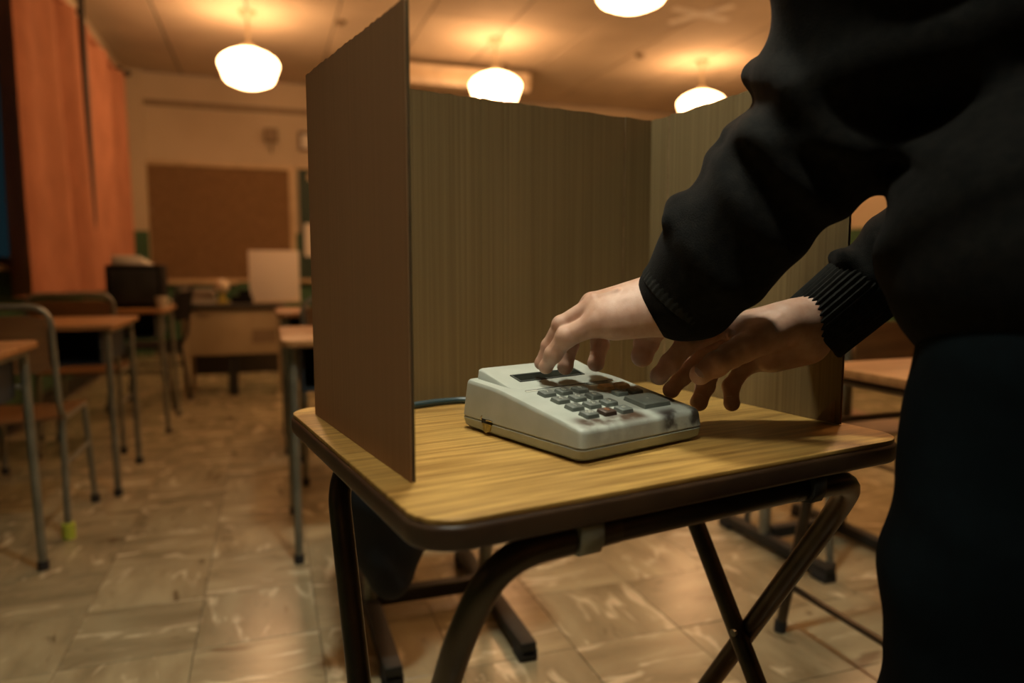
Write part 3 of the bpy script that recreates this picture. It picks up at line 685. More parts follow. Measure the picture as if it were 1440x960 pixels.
# ------------------------------------------------------------------ the voting desk
TZ = .74
t = thing('voting_desk', 'brown folding desk with golden oak top carrying the booth and terminal', 'desk', (.118, .579, 0), R(9.6))
DW, DD = .685, .585
MB().prism(rrect(.003, DW - .003, .003, DD - .003, .045, 8), TZ - .006, TZ).build('tabletop', 'oak', t, bevel=.0012)
MB().prism(rrect(0, DW, 0, DD, .048, 8), TZ - .030, TZ - .0055).build('edge_band', 'oak_edge', t, bevel=.005, seg=3)
MB().box(.05, DW - .05, .05, DD - .05, TZ - .037, TZ - .030).build('underside_board', 'oak_edge', t)
zt = TZ - .046
MB().tube(fillet([(.045, .34, .012), (.058, .055, .60), (.085, .022, zt - .005), (.22, .022, zt)], .075, 8), .0155, 14).build('leg', 'leg_brown', t, smooth=True)
MB().tube(fillet([(.645, .452, .012), (.640, .075, .625), (.60, .022, zt - .005), (.48, .022, zt)], .07, 8), .0155, 14).build('leg', 'leg_brown', t, smooth=True)
MB().tube([(.18, .022, zt), (.52, .022, zt)], .0152, 14).build('front_rail', 'leg_brown', t, smooth=True)
MB().tube(fillet([(.020, .124, .012), (.028, .385, .665), (.06, .43, zt), (.16, .43, zt)], .06, 8), .0150, 14).build('leg', 'leg_brown', t, smooth=True)
MB().tube(fillet([(.622, -.02, .012), (.622, .41, .65), (.60, .44, zt), (.52, .44, zt)], .05, 8), .0150, 14).build('leg', 'leg_brown', t, smooth=True)
MB().tube([(.12, .43, zt), (.56, .44, zt)], .0148, 14).build('rear_rail', 'leg_brown', t, smooth=True)
for x, w in ((.165, .028), (.50, .022)):
    c = MB(); pr = [(.002, zt + .016), (.002, zt - .004), (.008, zt - .016), (.022, zt - .0185), (.037, zt - .014), (.041, zt), (.041, zt + .016)]
    n = len(pr); vs = [(x + dx, y, z) for dx in (0, w) for y, z in pr]; c.add(vs, [tuple(range(n)), tuple(range(n, 2 * n))[::-1]] + [(i, i + 1, n + i + 1, n + i) for i in range(n - 1)] + [(n - 1, 0, n, 2 * n - 1)])
    c.build('clip', 'steel' if x < .3 else 'dark_steel', t, bevel=.0015)
for x, y, z in ((.632, .225, .385),): MB().tube([(x - .025, y, z), (x + .03, y, z)], .006, 8).build('pivot_bolt', 'steel', t, smooth=True)
for x, y in ((.045, .34), (.645, .452), (.020, .124), (.622, -.02)): MB().tube([(x, y, .035), (x, y, 0)], .019, 12).build('foot_cap', 'rubber', t, smooth=True)

# ------------------------------------------------------------------ cardboard booth
BC = Vector((.41, 1.0, TZ))
booth = thing('voting_booth', 'three-panel corrugated cardboard privacy booth standing on the voting desk', 'voting booth', BC)
def panel(name, p, q, h0, h1, nin, notches=(), wavy=.0012):
    """p->q along the panel foot; nin = inward normal side (+1 = left of p->q)"""
    p = Vector(p + (0,)); q = Vector(q + (0,)); d = (q - p); L_ = d.length; d.normalize(); n = Vector((-d.y, d.x, 0)) * nin; T = .0048
    rr = random.Random(name)
    def sheet(o0, o1, ss, notch):
        m = MB(); vs = []
        for s_ in ss:
            dip = notch(s_); h = h0 + (h1 - h0) * s_ / L_ + rr.uniform(-wavy, wavy)
            for off in (o0 - dip, o1 - dip):
                a = p + d * s_ + n * off; vs += [(a.x - BC.x, a.y - BC.y, .0006), (a.x - BC.x, a.y - BC.y, h)]
        fs = []
        for i in range(len(ss) - 1):
            a = i * 4; b_ = a + 4; fs += [(a, b_, b_ + 1, a + 1), (a + 2, a + 3, b_ + 3, b_ + 2), (a + 1, b_ + 1, b_ + 3, a + 3), (a, a + 2, b_ + 2, b_)]
        e = (len(ss) - 1) * 4; fs += [(0, 1, 3, 2), (e, e + 2, e + 3, e + 1)]
        return m.add(vs, fs)
    base = [L_ * k / 40 for k in range(41)]
    ns = sorted(set(base + [x + dx for x, w, dp in notches for dx in (-w, -w * .3, w * .3, w)]))
    def nf(s_):
        for x, w, dp in notches:
            if abs(s_ - x) < w: return dp * (1 if abs(s_ - x) <= w * .31 else 0)
        return 0
    P_ = sheet(0, -.0007, base, lambda s_: 0); P_.v = P_.v
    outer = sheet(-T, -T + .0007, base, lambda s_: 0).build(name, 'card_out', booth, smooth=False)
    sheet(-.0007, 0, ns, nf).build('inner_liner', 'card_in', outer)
    m = MB(); nw = int(L_ / .0075); k_ = nw * 4; vs = []
    for i in range(k_ + 1):
        s_ = .001 + (L_ - .002) * i / k_; off = -T / 2 + (T / 2 - .0009) * (0, 1, 0, -1)[i % 4]
        for dd in (-.00025, .00025):
            a = p + d * s_ + n * (off + dd); h = h0 + (h1 - h0) * s_ / L_ - .0012
            vs += [(a.x - BC.x, a.y - BC.y, .001), (a.x - BC.x, a.y - BC.y, h)]
    fs = []
    for i in range(k_):
        a = i * 4; b_ = a + 4; fs += [(a, b_, b_ + 1, a + 1), (a + 2, a + 3, b_ + 3, b_ + 2), (a + 1, b_ + 1, b_ + 3, a + 3)]
    m.add(vs, fs).build('fluting', 'card_core', outer)
    return outer
pA, pB, pC, pD = (.138, .708), (.067, 1.100), (.690, 1.207), (.757, .783)
panel('left_panel', pA, pB, .478, .497, -1, [(.395, .0025, .0012)])
panel('back_panel', pB, pC, .497, .494, -1, [(.275, .003, .0010), (.320, .003, .0010), (.570, .0035, .0036)])
panel('right_panel', pC, pD, .494, .500, -1, [(.050, .0035, .0038)])
o = MB(); o.add([(.757 - .0065 - BC.x, .786 - BC.y, .004), (.757 - .0065 - BC.x - .004, .812 - BC.y, .002), (.757 - .0065 - BC.x, .786 - BC.y, .036), (.757 - .010 - BC.x, .790 - BC.y, .005), (.757 - .016 - BC.x, .811 - BC.y, .003), (.757 - .009 - BC.x, .789 - BC.y, .034)],
     [(0, 1, 2), (3, 5, 4), (0, 3, 4, 1), (1, 4, 5, 2), (2, 5, 3, 0)])
o = o.build('peeled_corner', 'card_core', booth); o['label'] = 'peeled pale lower corner'

# ------------------------------------------------------------------ vote terminal
tm = thing('voting_terminal', 'worn grey keypad terminal with dark display on the oak desk', 'voting machine', (.3255, .7090, TZ), R(18))
MW, ML = .212, .246
def outline(inset, y1=ML, taper=0.0):
    r = max(.003, .013 - inset * .6); pts = rrect(inset, MW - inset, inset, y1 - inset - taper, r, 5)
    return pts
def shell(rings, ztop, split, name, m):
    """rings: list of (outline, zfunc); the last one is capped by strips that follow ztop"""
    b = MB(); n = len(rings[0][0]); vs = []; fs = []
    for ol, zf in rings: vs += [(x, y, zf(y)) for x, y in ol]
    for k in range(len(rings) - 1):
        for i in range(n): fs.append((k * n + i, k * n + (i + 1) % n, (k + 1) * n + (i + 1) % n, (k + 1) * n + i))
    fs.append(tuple(range(n))[::-1]); o_ = (len(rings) - 1) * n
    h = n // 2
    for i in range(h - 1): fs.append((o_ + i, o_ + i + 1, o_ + n - 2 - i, o_ + n - 1 - i))
    b.add(vs, fs); return b
def ol2(x0, x1, y0, y1, r, ysplit):
    """rounded outline, counter-clockwise from the front right corner, with extra points at ysplit on both sides"""
    n = 5; out = []
    for k in range(n + 1): a = -PI / 2 + PI / 2 * k / n; out.append((x1 - r + r * math.cos(a), y0 + r + r * math.sin(a)))
    for ys in ysplit: out.append((x1, ys))
    for k in range(n + 1): a = PI / 2 * k / n; out.append((x1 - r + r * math.cos(a), y1 - r + r * math.sin(a)))
    for k in range(n + 1): a = PI / 2 + PI / 2 * k / n; out.append((x0 + r + r * math.cos(a), y1 - r + r * math.sin(a)))
    for ys in reversed(ysplit): out.append((x0, ys))
    for k in range(n + 1): a = PI + PI / 2 * k / n; out.append((x0 + r + r * math.cos(a), y0 + r + r * math.sin(a)))
    return out
SL = .159
def ztop(y):
    if y < .150: return .0390 + SL * y
    if y < .172: t_ = (y - .150) / .022; return .0390 + SL * .150 + SL * (y - .150) - (SL - .06) * .5 * t_ * (y - .150)
    return .0390 + SL * .172 - (SL - .06) * .5 * .022 + .055 * (y - .172)
ysp = [.03, .06, .09, .12, .15, .157, .165, .172, .20]
rings = [(ol2(.0015, MW - .0015, .0015, ML - .001, .012, ysp), lambda y: .0172), (ol2(0, MW, 0, ML, .008, ysp), lambda y: .019),
         (ol2(.0016, MW - .0016, .001, ML - .006, .010, ysp), lambda y: ztop(y) - .0060), (ol2(.0022, MW - .0022, .002, ML - .0070, .010, ysp), lambda y: ztop(y) - .0025),
         (ol2(.0036, MW - .0036, .0042, ML - .0085, .010, ysp), lambda y: ztop(y) - .0006), (ol2(.0062, MW - .0062, .0080, ML - .012, .009, ysp), ztop)]
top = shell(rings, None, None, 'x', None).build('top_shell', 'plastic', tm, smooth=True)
low = [(ol2(.006, MW - .006, .006, ML - .006, .012, ysp), lambda y: .0022), (ol2(.0015, MW - .0015, .0015, ML - .0015, .010, ysp), lambda y: .006), (ol2(0, MW, 0, ML, .008, ysp), lambda y: .0158), (ol2(.0012, MW - .0012, .0012, ML - .0012, .012, ysp), lambda y: .0166)]
shell(low, None, None, 'x', None).build('bottom_shell', 'plastic_low', tm, smooth=True)
MB().prism([(x, y) for x, y in ol2(.003, MW - .003, .003, ML - .003, .012, [])], .0160, .0178).build('seam', 'rubber', tm)
for x in (.025, MW - .025):
    for y in (.025, ML - .03): MB().lathe([(.008, 0), (.008, .003)], 12).build('rubber_foot', 'rubber', tm).location = (x, y, 0)
# raised display hump
def zh(y): return max(ztop(y) - .002, .0652 + .25 * (y - .160))
hs = [.166, .175, .19, .205]
hr = [(ol2(.0165, MW - .014, .148, ML - .010, .008, hs), lambda y: ztop(min(y, .23)) - .004), (ol2(.0175, MW - .015, .149, ML - .012, .008, hs), lambda y: zh(y) - .003),
      (ol2(.019, MW - .0165, .151, ML - .0145, .008, hs), lambda y: zh(y) - .0008), (ol2(.0215, MW - .019, .154, ML - .017, .008, hs), zh)]
shell(hr, None, None, 'x', None).build('display_hood', 'plastic', tm, smooth=True)
# display window set into the hood
def on_hood(x, y, e=0.0): return (x, y, zh(y) + e)
b = MB(); c4 = [(.046, .172), (.163, .172), (.163, .1955), (.046, .1955)]
b.add([on_hood(x, y, .0012) for x, y in c4] + [on_hood(x, y, -.004) for x, y in c4] + [on_hood(x + sx * .003, y + sy * .0022, .0012) for (x, y), sx, sy in zip(c4, (1, -1, -1, 1), (1, 1, -1, -1))] + [on_hood(x + sx * .003, y + sy * .0022, -.004) for (x, y), sx, sy in zip(c4, (1, -1, -1, 1), (1, 1, -1, -1))],
      [(i, (i + 1) % 4, 8 + (i + 1) % 4, 8 + i) for i in range(4)] + [(i, (i + 1) % 4, 4 + (i + 1) % 4, 4 + i) for i in range(4)] + [(8 + i, 8 + (i + 1) % 4, 12 + (i + 1) % 4, 12 + i) for i in range(4)])
b.build('display_bezel', 'lcd_frame', tm)
b = MB(); b.add([on_hood(x + sx * .003, y + sy * .0022, e) for e in (.0004, -.003) for (x, y), sx, sy in zip(c4, (1, -1, -1, 1), (1, 1, -1, -1))], [(0, 1, 2, 3), (7, 6, 5, 4)] + [(i, (i + 1) % 4, 4 + (i + 1) % 4, 4 + i) for i in range(4)])
b.build('display', 'lcd', tm)
def on_key(x, y, e=0.0): return (x, y, ztop(y) + e)
def plate(name, x0, x1, y0, y1, h, m, rot=0.0):
    o_ = MB().box(-(x1 - x0) / 2, (x1 - x0) / 2, -(y1 - y0) / 2, (y1 - y0) / 2, -.002, h).build(name, m, tm); yc = (y0 + y1) / 2
    o_.location = ((x0 + x1) / 2, yc, ztop(yc)); o_.rotation_euler = (math.atan(SL), 0, rot); return o_
plate('trim_line', .032, .190, .1425, .1440, .0004, 'lcd_frame')
plate('name_plate', .136, .176, .1345, .1405, .0006, 'slot_grey')
plate('pale_strip', .030, .050, .1375, .1420, .0005, 'legend')
def key_mesh(w, d, h, name):
    b = MB(); a, c = w / 2, d / 2; k = .0016
    def rr_(x, y): return rrect(-x, x, -y, y, .0022, 3)
    r0, r1, r2 = rr_(a, c), rr_(a - k * .7, c - k * .7), rr_(a - k * 1.25, c - k * 1.25); n = len(r0)
    b.add([(x, y, -.001) for x, y in r0] + [(x, y, h - .0007) for x, y in r1] + [(x, y, h) for x, y in r2], [(j * n + i, j * n + (i + 1) % n, (j + 1) * n + (i + 1) % n, (j + 1) * n + i) for j in range(2) for i in range(n)] + [tuple(range(2 * n, 3 * n)), tuple(range(n))[::-1]])
    o_ = b.build(name, 'key_grey', None, smooth=True); me = o_.data; bpy.data.objects.remove(o_); return me
kme = {}
def key(x, y, w, d, h, m, txt, tm_='legend', size=.0108):
    kk = (w, d, m)
    if kk not in kme: me = key_mesh(w, d, h, 'key'); me.materials.clear(); me.materials.append(M[m]); kme[kk] = me
    o_ = bpy.data.objects.new('key', kme[kk]); COL.objects.link(o_); o_.parent = tm; o_.location = on_key(x, y, .0); o_.rotation_euler = (math.atan(SL), 0, random.uniform(-.02, .02))
    if txt:
        cu = bpy.data.curves.new('legend', 'FONT'); cu.body = txt; cu.size = size; cu.align_x = 'CENTER'; cu.align_y = 'CENTER'; cu.extrude = .00015; cu.materials.append(M[tm_])
        tmp = bpy.data.objects.new('legend_text', cu); me = bpy.data.meshes.new_from_object(tmp); bpy.data.objects.remove(tmp); me.name = 'legend'
        if not me.materials: me.materials.append(M[tm_])
        lo_ = bpy.data.objects.new('legend', me); COL.objects.link(lo_); lo_.parent = o_; lo_.location = (0, 0, h + .0002)
    return o_
GX = [.0455, .0735, .1010]; GY = [.1195, .0920, .0645, .0375]
txt = [['7', '8', '9'], ['4', '5', '6'], ['1', '2', '3'], ['00', '0', '=']]
for r_ in range(4):
    for c_ in range(3):
        burnt = (r_ == 3 and c_ == 1)
        k_ = key(GX[c_] + .001 * (3 - r_) * (1 if c_ == 0 else .7), GY[r_] - .0012 * c_, .0215, .0185, .0052, 'key_burnt' if burnt else 'key_grey', txt[r_][c_], 'legend_o' if burnt else 'legend')
        if burnt: k_['label'] = 'browned key with an orange mark'
k_ = key(.1485, .1140, .0215, .0165, .0050, 'key_cream', None); k_['label'] = 'cream key'
k_ = key(.1770, .1130, .0215, .0165, .0050, 'key_cream', None); k_['label'] = 'cream key'
key(.1480, .0880, .0215, .0170, .0050, 'key_grey', 'C', size=.008); key(.1750, .0865, .0215, .0170, .0050, 'key_grey', '-')
k_ = key(.1590, .0490, .0500, .0400, .0058, 'key_big', '+', size=.008); k_['label'] = 'large plain grey key'
# side latch with bent metal
lt = MB().box(-.0006, .004, .173, .196, .0150, .0212).build('side_port', 'rubber', tm)
MB().tube([(-.0012, .171, .0208), (-.0016, .178, .0215), (-.0012, .184, .0204)], .0012, 8).build('metal_lip', 'chrome', lt, smooth=True)
MB().tube([(-.001, .1945, .0255), (-.0022, .195, .0225), (-.001, .196, .0195)], .0008, 8).build('metal_pin', 'chrome', lt, smooth=True)
b = MB(); b.add([(-.0004, .174, .0155), (-.0020, .177, .0160), (-.0018, .185, .0158), (-.0004, .195, .0155), (-.0004, .192, .0045), (-.0026, .184, .0035), (-.0010, .178, .0060), (.001, .174, .0155), (.001, .195, .0155), (.001, .192, .0045), (.001, .178, .006)],
     [(0, 1, 6), (1, 2, 5, 6), (2, 3, 4, 5), (0, 7, 8, 3, 2, 1), (7, 10, 9, 8), (0, 6, 10, 7), (3, 8, 9, 4), (4, 9, 10, 6, 5)]); b.build('corroded_tab', 'brass', lt)
# cable along the foot of the back panel
t = thing('power_cable', 'dark blue cable lying along the foot of the back cardboard panel', 'cable', (.25, 1.10, TZ))
pts = [(.375, .957, .752), (.372, 1.0, .7475), (.350, 1.075, .746), (.30, 1.113, .746), (.254, 1.108, .746), (.21, 1.090, .746), (.16, 1.085, .746), (.105, 1.082, .746), (.100, 1.00, .746)]
MB().tube([Vector(p) - Vector((.25, 1.10, TZ)) for p in fillet(pts, .05, 5)], .0052, 10).build('cord', 'cable', t, smooth=True)
MB().box(.115, .137, -.150, -.132, .004, .018).build('plug', 'rubber', t, bevel=.002)

# ------------------------------------------------------------------ the person
ROLLR = [(0.743, 0.7935, 0.9747, 0.008), (0.7383, 0.7628, 0.9704, 0.011), (0.7553, 0.7383, 0.946, 0.011), (0.7727, 0.725, 0.9274, 0.008)]
ROLLS = [[(0.4952, 0.8105, 0.9352, 0.02987), (0.5109, 0.797, 0.9097, 0.03399), (0.5322, 0.7839, 0.9054, 0.03399)], [(0.4709, 0.7692, 1.0163, 0.0103), (0.4938, 0.7824, 1.0342, 0.01442), (0.4954, 0.7456, 1.0229, 0.013389999999999999), (0.5189, 0.7147, 1.009, 0.00824)], [(0.5153, 0.7694, 1.0607, 0.0103), (0.5321, 0.7669, 1.0904, 0.013389999999999999), (0.5215, 0.7168, 1.0847, 0.01133)], [(0.5405, 0.7549, 1.1045, 0.012360000000000001), (0.553, 0.7424, 1.1268, 0.013389999999999999), (0.5408, 0.6926, 1.1187, 0.01133)], [(0.562, 0.7315, 1.1519, 0.01133), (0.5727, 0.7314, 1.1858, 0.01648), (0.5602, 0.6711, 1.1777, 0.013389999999999999), (0.5642, 0.6373, 1.1724, 0.00824)], [(0.58, 0.6998, 1.2104, 0.009269999999999999), (0.5811, 0.7029, 1.243, 0.01751), (0.5665, 0.6654, 1.2432, 0.012360000000000001)]]
LH = {
  'mcs': [
    [(0.5011, 0.8237, 0.9366, 0.021673596673596675), (0.4103, 0.8558, 0.9131, 0.013174542284219702)],
    [(0.4969, 0.8121, 0.911, 0.02272144144144144), (0.4025, 0.8368, 0.8883, 0.01672884068278805)],
    [(0.5088, 0.8359, 0.9268, 0.019599561723886046), (0.415, 0.8767, 0.913, 0.013665568930274812)],
    [(0.5166, 0.8483, 0.9185, 0.01958999424956872), (0.4344, 0.8924, 0.9061, 0.013686936936936936)],
    [(0.4908, 0.8121, 0.9018, 0.02991963963963964), (0.4283, 0.827, 0.8911, 0.022934938249507784)],
    [(0.5087, 0.8384, 0.9037, 0.024744899738448123), (0.4986, 0.8595, 0.8842, 0.018481376334317512)],
    [(0.4994, 0.8168, 0.9238, 0.022718249222674), (0.4132, 0.8422, 0.9007, 0.0142126832715068)],
    [(0.5025, 0.811, 0.9137, 0.035133333333333336), (0.5353, 0.7792, 0.9699, 0.035165714285714286)],
  ],
  'fingers': [
    [(0.4103, 0.8558, 0.9131, 0.012667829119442024), (0.3694, 0.8745, 0.8854, 0.011255735735735736), (0.3585, 0.8901, 0.8555, 0.009819823565769513), (0.3506, 0.8989, 0.8314, 0.008201368034701369)],
    [(0.4025, 0.8368, 0.8883, 0.015714971550497867), (0.3688, 0.8561, 0.8699, 0.013283038210624418), (0.3564, 0.8696, 0.8463, 0.01123470476846273), (0.35, 0.8788, 0.8291, 0.009012264365205542)],
    [(0.415, 0.8767, 0.913, 0.01315943674767204), (0.3942, 0.8932, 0.8853, 0.012594231628322537), (0.3916, 0.8963, 0.8537, 0.01157850047172429), (0.3823, 0.8891, 0.8263, 0.010058633013178468)],
    [(0.4344, 0.8924, 0.9061, 0.013180013346680012), (0.4398, 0.9165, 0.8804, 0.013162324324324322), (0.4452, 0.9107, 0.8523, 0.012366516817418622), (0.4325, 0.8975, 0.828, 0.01093868569076691)],
    [(0.5059, 0.8482, 0.8994, 0.02058654399079931), (0.5055, 0.8673, 0.8765, 0.017455638590773728), (0.4997, 0.876, 0.856, 0.016397731064397732), (0.491, 0.8718, 0.8387, 0.014335380835380836)],
  ],
  'tendons': [
    [(0.4306, 0.8328, 0.9315, 0.0022424336230503633), (0.4139, 0.8443, 0.922, 0.0035531708178767)],
    [(0.4344, 0.8161, 0.9173, 0.0022479404376380863), (0.4079, 0.8271, 0.898, 0.0035553724456163483)],
  ],
}
RH = {
  'mcs': [
    [(0.6809, 0.8006, 0.8927, 0.024), (0.6002, 0.8324, 0.8816, 0.0145)],
    [(0.6971, 0.8144, 0.8754, 0.022), (0.6322, 0.8463, 0.8666, 0.0145)],
    [(0.7049, 0.8156, 0.862, 0.022), (0.6522, 0.8478, 0.8453, 0.0145)],
    [(0.7058, 0.8089, 0.8526, 0.022), (0.6692, 0.8298, 0.8314, 0.014)],
    [(0.7047, 0.7941, 0.8591, 0.03), (0.665, 0.8131, 0.8406, 0.024)],
    [(0.6664, 0.7885, 0.8822, 0.026), (0.59, 0.783, 0.8546, 0.0185)],
    [(0.6231, 0.7945, 0.8695, 0.016), (0.6056, 0.8205, 0.8775, 0.013)],
    [(0.7006, 0.7974, 0.8767, 0.034), (0.7599, 0.7726, 0.9338, 0.034)],
  ],
  'fingers': [
    [(0.6002, 0.8324, 0.8816, 0.0145), (0.5358, 0.8336, 0.856, 0.0142), (0.5095, 0.8294, 0.8323, 0.013), (0.4912, 0.8256, 0.8173, 0.0112)],
    [(0.6322, 0.8463, 0.8666, 0.014), (0.5661, 0.8533, 0.8389, 0.0132), (0.54, 0.8453, 0.8111, 0.0118), (0.5192, 0.84, 0.7942, 0.0105)],
    [(0.6522, 0.8478, 0.8453, 0.014), (0.6033, 0.8625, 0.8261, 0.0128), (0.5867, 0.8592, 0.7924, 0.0125), (0.5717, 0.8515, 0.7721, 0.0115)],
    [(0.6692, 0.8298, 0.8314, 0.013), (0.6416, 0.8483, 0.8169, 0.0118), (0.6244, 0.8515, 0.7916, 0.0116), (0.6184, 0.8406, 0.7701, 0.0105)],
    [(0.59, 0.783, 0.8546, 0.018), (0.5719, 0.782, 0.8469, 0.0165), (0.547, 0.7787, 0.8362, 0.016), (0.5234, 0.7781, 0.8244, 0.0125)],
  ],
  'tendons': [
    [(0.6577, 0.7902, 0.8997, 0.003), (0.6004, 0.8172, 0.8896, 0.004)],
    [(0.6475, 0.7804, 0.8948, 0.004), (0.5879, 0.7717, 0.8614, 0.004)],
    [(0.6446, 0.785, 0.8888, 0.0025), (0.6078, 0.7898, 0.8761, 0.0025)],
  ],
}

PB = Vector((.77, .52, 0))
person = thing('person', 'person in black sweatshirt and dark trousers reaching over the terminal with both hands', 'person', PB)
f_ = np.array([-.17, .985, 0.]); r_v = np.array([.985, .17, 0.])
ShL, ShR = np.array([.625, .600, 1.355]), np.array([.985, .668, 1.345])
ElL, ElR = np.array([0.6103, 0.6735, 1.1132]), np.array([.872, .700, 1.050])
WrL, WrR = np.array([0.5025, 0.8110, 0.9137]), np.array([.722, .806, .873])
hips = np.array([.775, .500, .90]); chest = np.array([.805, .615, 1.22]); waist = np.array([.79, .535, 1.03]); neck = np.array([.803, .690, 1.455])
hipL, hipR = hips - r_v * .10, hips + r_v * .10
kneeL, kneeR = np.array([.668, .485, .48]), np.array([.868, .530, .48])
ankL, ankR = np.array([.668, .430, .085]), np.array([.875, .470, .085])

def hand_surface(H, name):
    pts = np.array([p[:3] for ch in H['fingers'] + H['mcs'][:6] for p in ch])
    s = SDF(pts.min(0) - .035, pts.max(0) + .035, .00125)
    for ch in H['mcs']: s.chain(ch, .020)
    for ch in H['fingers']:
        s2 = ch
        s.chain(s2[:2], .006)
        # fingers are smooth along their own length but stay apart from each other: small blend radius
        s.chain(s2[1:], .0035)
        for p in s2[1:3]: s.ell(p[:3], (p[3] * 1.05,) * 3, .004)
        a, b_ = np.array(s2[-2][:3]), np.array(s2[-1][:3]); d = (b_ - a) / np.linalg.norm(b_ - a); s.ell(b_ + d * .001, (s2[-1][3] * 1.02,) * 3, .004)
    for ch in H['tendons']: s.chain(ch, .006)
    return s.mesh(name)
body_v, body_q = [], []
def put(V, Q): body_q.append(Q + sum(len(v) for v in body_v)); body_v.append(V)
put(*hand_surface(LH, 'left')); put(*hand_surface(RH, 'right'))
# the rest of the body under the clothes, with neck and head
s = SDF((.40, .26, -.02), (1.16, 1.02, 1.80), .0085)
s.cone(hipL, kneeL, .070, .055, .02); s.cone(hipR, kneeR, .070, .055, .02); s.cone(kneeL, ankL, .050, .036, .02); s.cone(kneeR, ankR, .050, .036, .02)
for an in (ankL, ankR): s.cone(an - np.array([0, .0, .03]), an + f_ * .15 - np.array([0, 0, .05]), .038, .026, .02)
s.cone(hips - r_v * .045, hips + r_v * .045, .085, .085, .03); s.cone(waist - r_v * .05, waist + r_v * .05, .078, .078, .03); s.cone(chest - r_v * .07, chest + r_v * .07, .082, .082, .03)
s.cone(hips, waist, .085, .085, .03); s.cone(waist, chest, .078, .082, .03); s.cone(ShL, ShR, .045, .045, .03)
for a, b_, c in ((ShL, ElL, WrL), (ShR, ElR, WrR)): s.cone(a, b_, .050, .040, .02); s.cone(b_, c, .040, .030, .015)
s.cone(chest + np.array([0, 0, .12]), neck, .065, .055, .03)
hd = neck + f_ * .055 + np.array([0, 0, .125])
s.cone(neck, hd - np.array([0, 0, .05]), .055, .055, .03)
put(*s.mesh('torso'))
# head: finer, so the face reads; it looks down at the terminal
tilt = R(28); up_ = np.array([0, 0, 1.]) * math.cos(tilt) + f_ * math.sin(tilt); fc = f_ * math.cos(tilt) - np.array([0, 0, 1.]) * math.sin(tilt)
def hp(r__, f__, u__): return hd + r_v * r__ + fc * f__ + up_ * u__
rot = [r_v, fc, up_]
s = SDF(hd - .16, hd + .17, .0032)
s.ell(hp(0, -.012, .028), (.074, .094, .090), .02, rot); s.ell(hp(0, .030, -.035), (.058, .062, .078), .03, rot); s.ell(hp(0, .062, -.085), (.028, .024, .022), .025, rot)
s.cone(hp(0, .092, .016), hp(0, .112, -.022), .0085, .0125, .012); 
for sd in (-1, 1):
    s.ell(hp(sd * .010, .104, -.026), (.009, .010, .008), .006, rot); s.cone(hp(sd * .008, .093, .026), hp(sd * .048, .076, .026), .009, .008, .014)
    s.ell(hp(sd * .032, .094, .006), (.016, .012, .011), .010, rot, sub=True); s.ell(hp(sd * .076, -.008, .0), (.009, .020, .031), .006, rot); s.ell(hp(sd * .087, -.004, .002), (.006, .011, .018), .004, rot, sub=True)
s.cone(hp(-.018, .090, -.054), hp(.018, .090, -.054), .0065, .0065, .006); s.cone(hp(-.016, .087, -.064), hp(.016, .087, -.064), .0075, .0075, .006); s.cone(hp(-.022, .098, -.0592), hp(.022, .098, -.0592), .0018, .0018, .003, sub=True)
put(*s.mesh('head'))
V = np.concatenate(body_v); Q = np.concatenate(body_q)
body = link('body', mesh_from('body', V - np.array(PB), Q, 1), 'skin', person)
for sd in (-1, 1):
    e = MB().lathe([(.0002, -.0118), (.006, -.0102), (.0102, -.006), (.0118, 0), (.0102, .006), (.006, .0102), (.0002, .0118)], 16).build('eyeball', 'eye', person, smooth=True)
    c = hp(sd * .032, .080, .006) - np.array(PB); e.location = c; e.rotation_euler = Vector(fc).to_track_quat('Z', 'Y').to_euler()
    MB().lathe([(.0052, .0104), (.0045, .0114), (.001, .0120)], 14).build('iris', 'iris', e, smooth=True)
# hair cap
s = SDF(hd - .17, hd + .18, .004)
s.ell(hp(0, -.018, .034), (.083, .098, .094), .02, rot); s.ell(hp(0, -.055, -.03), (.066, .052, .07), .03, rot)
s.ell(hp(0, .095, -.025), (.095, .075, .085), .012, rot, sub=True)
gx, gy, gz = s.grid(); s.F += (.0013 * np.sin(330 * gx + 120 * gy + 2.5 * np.sin(60 * gz)) + .0008 * np.sin(610 * gx - 150 * gy + 90 * gz)).astype(np.float32)
V, Q = s.mesh('hair'); link('hair', mesh_from('hair', V - np.array(PB), Q, 1), 'hair', person)

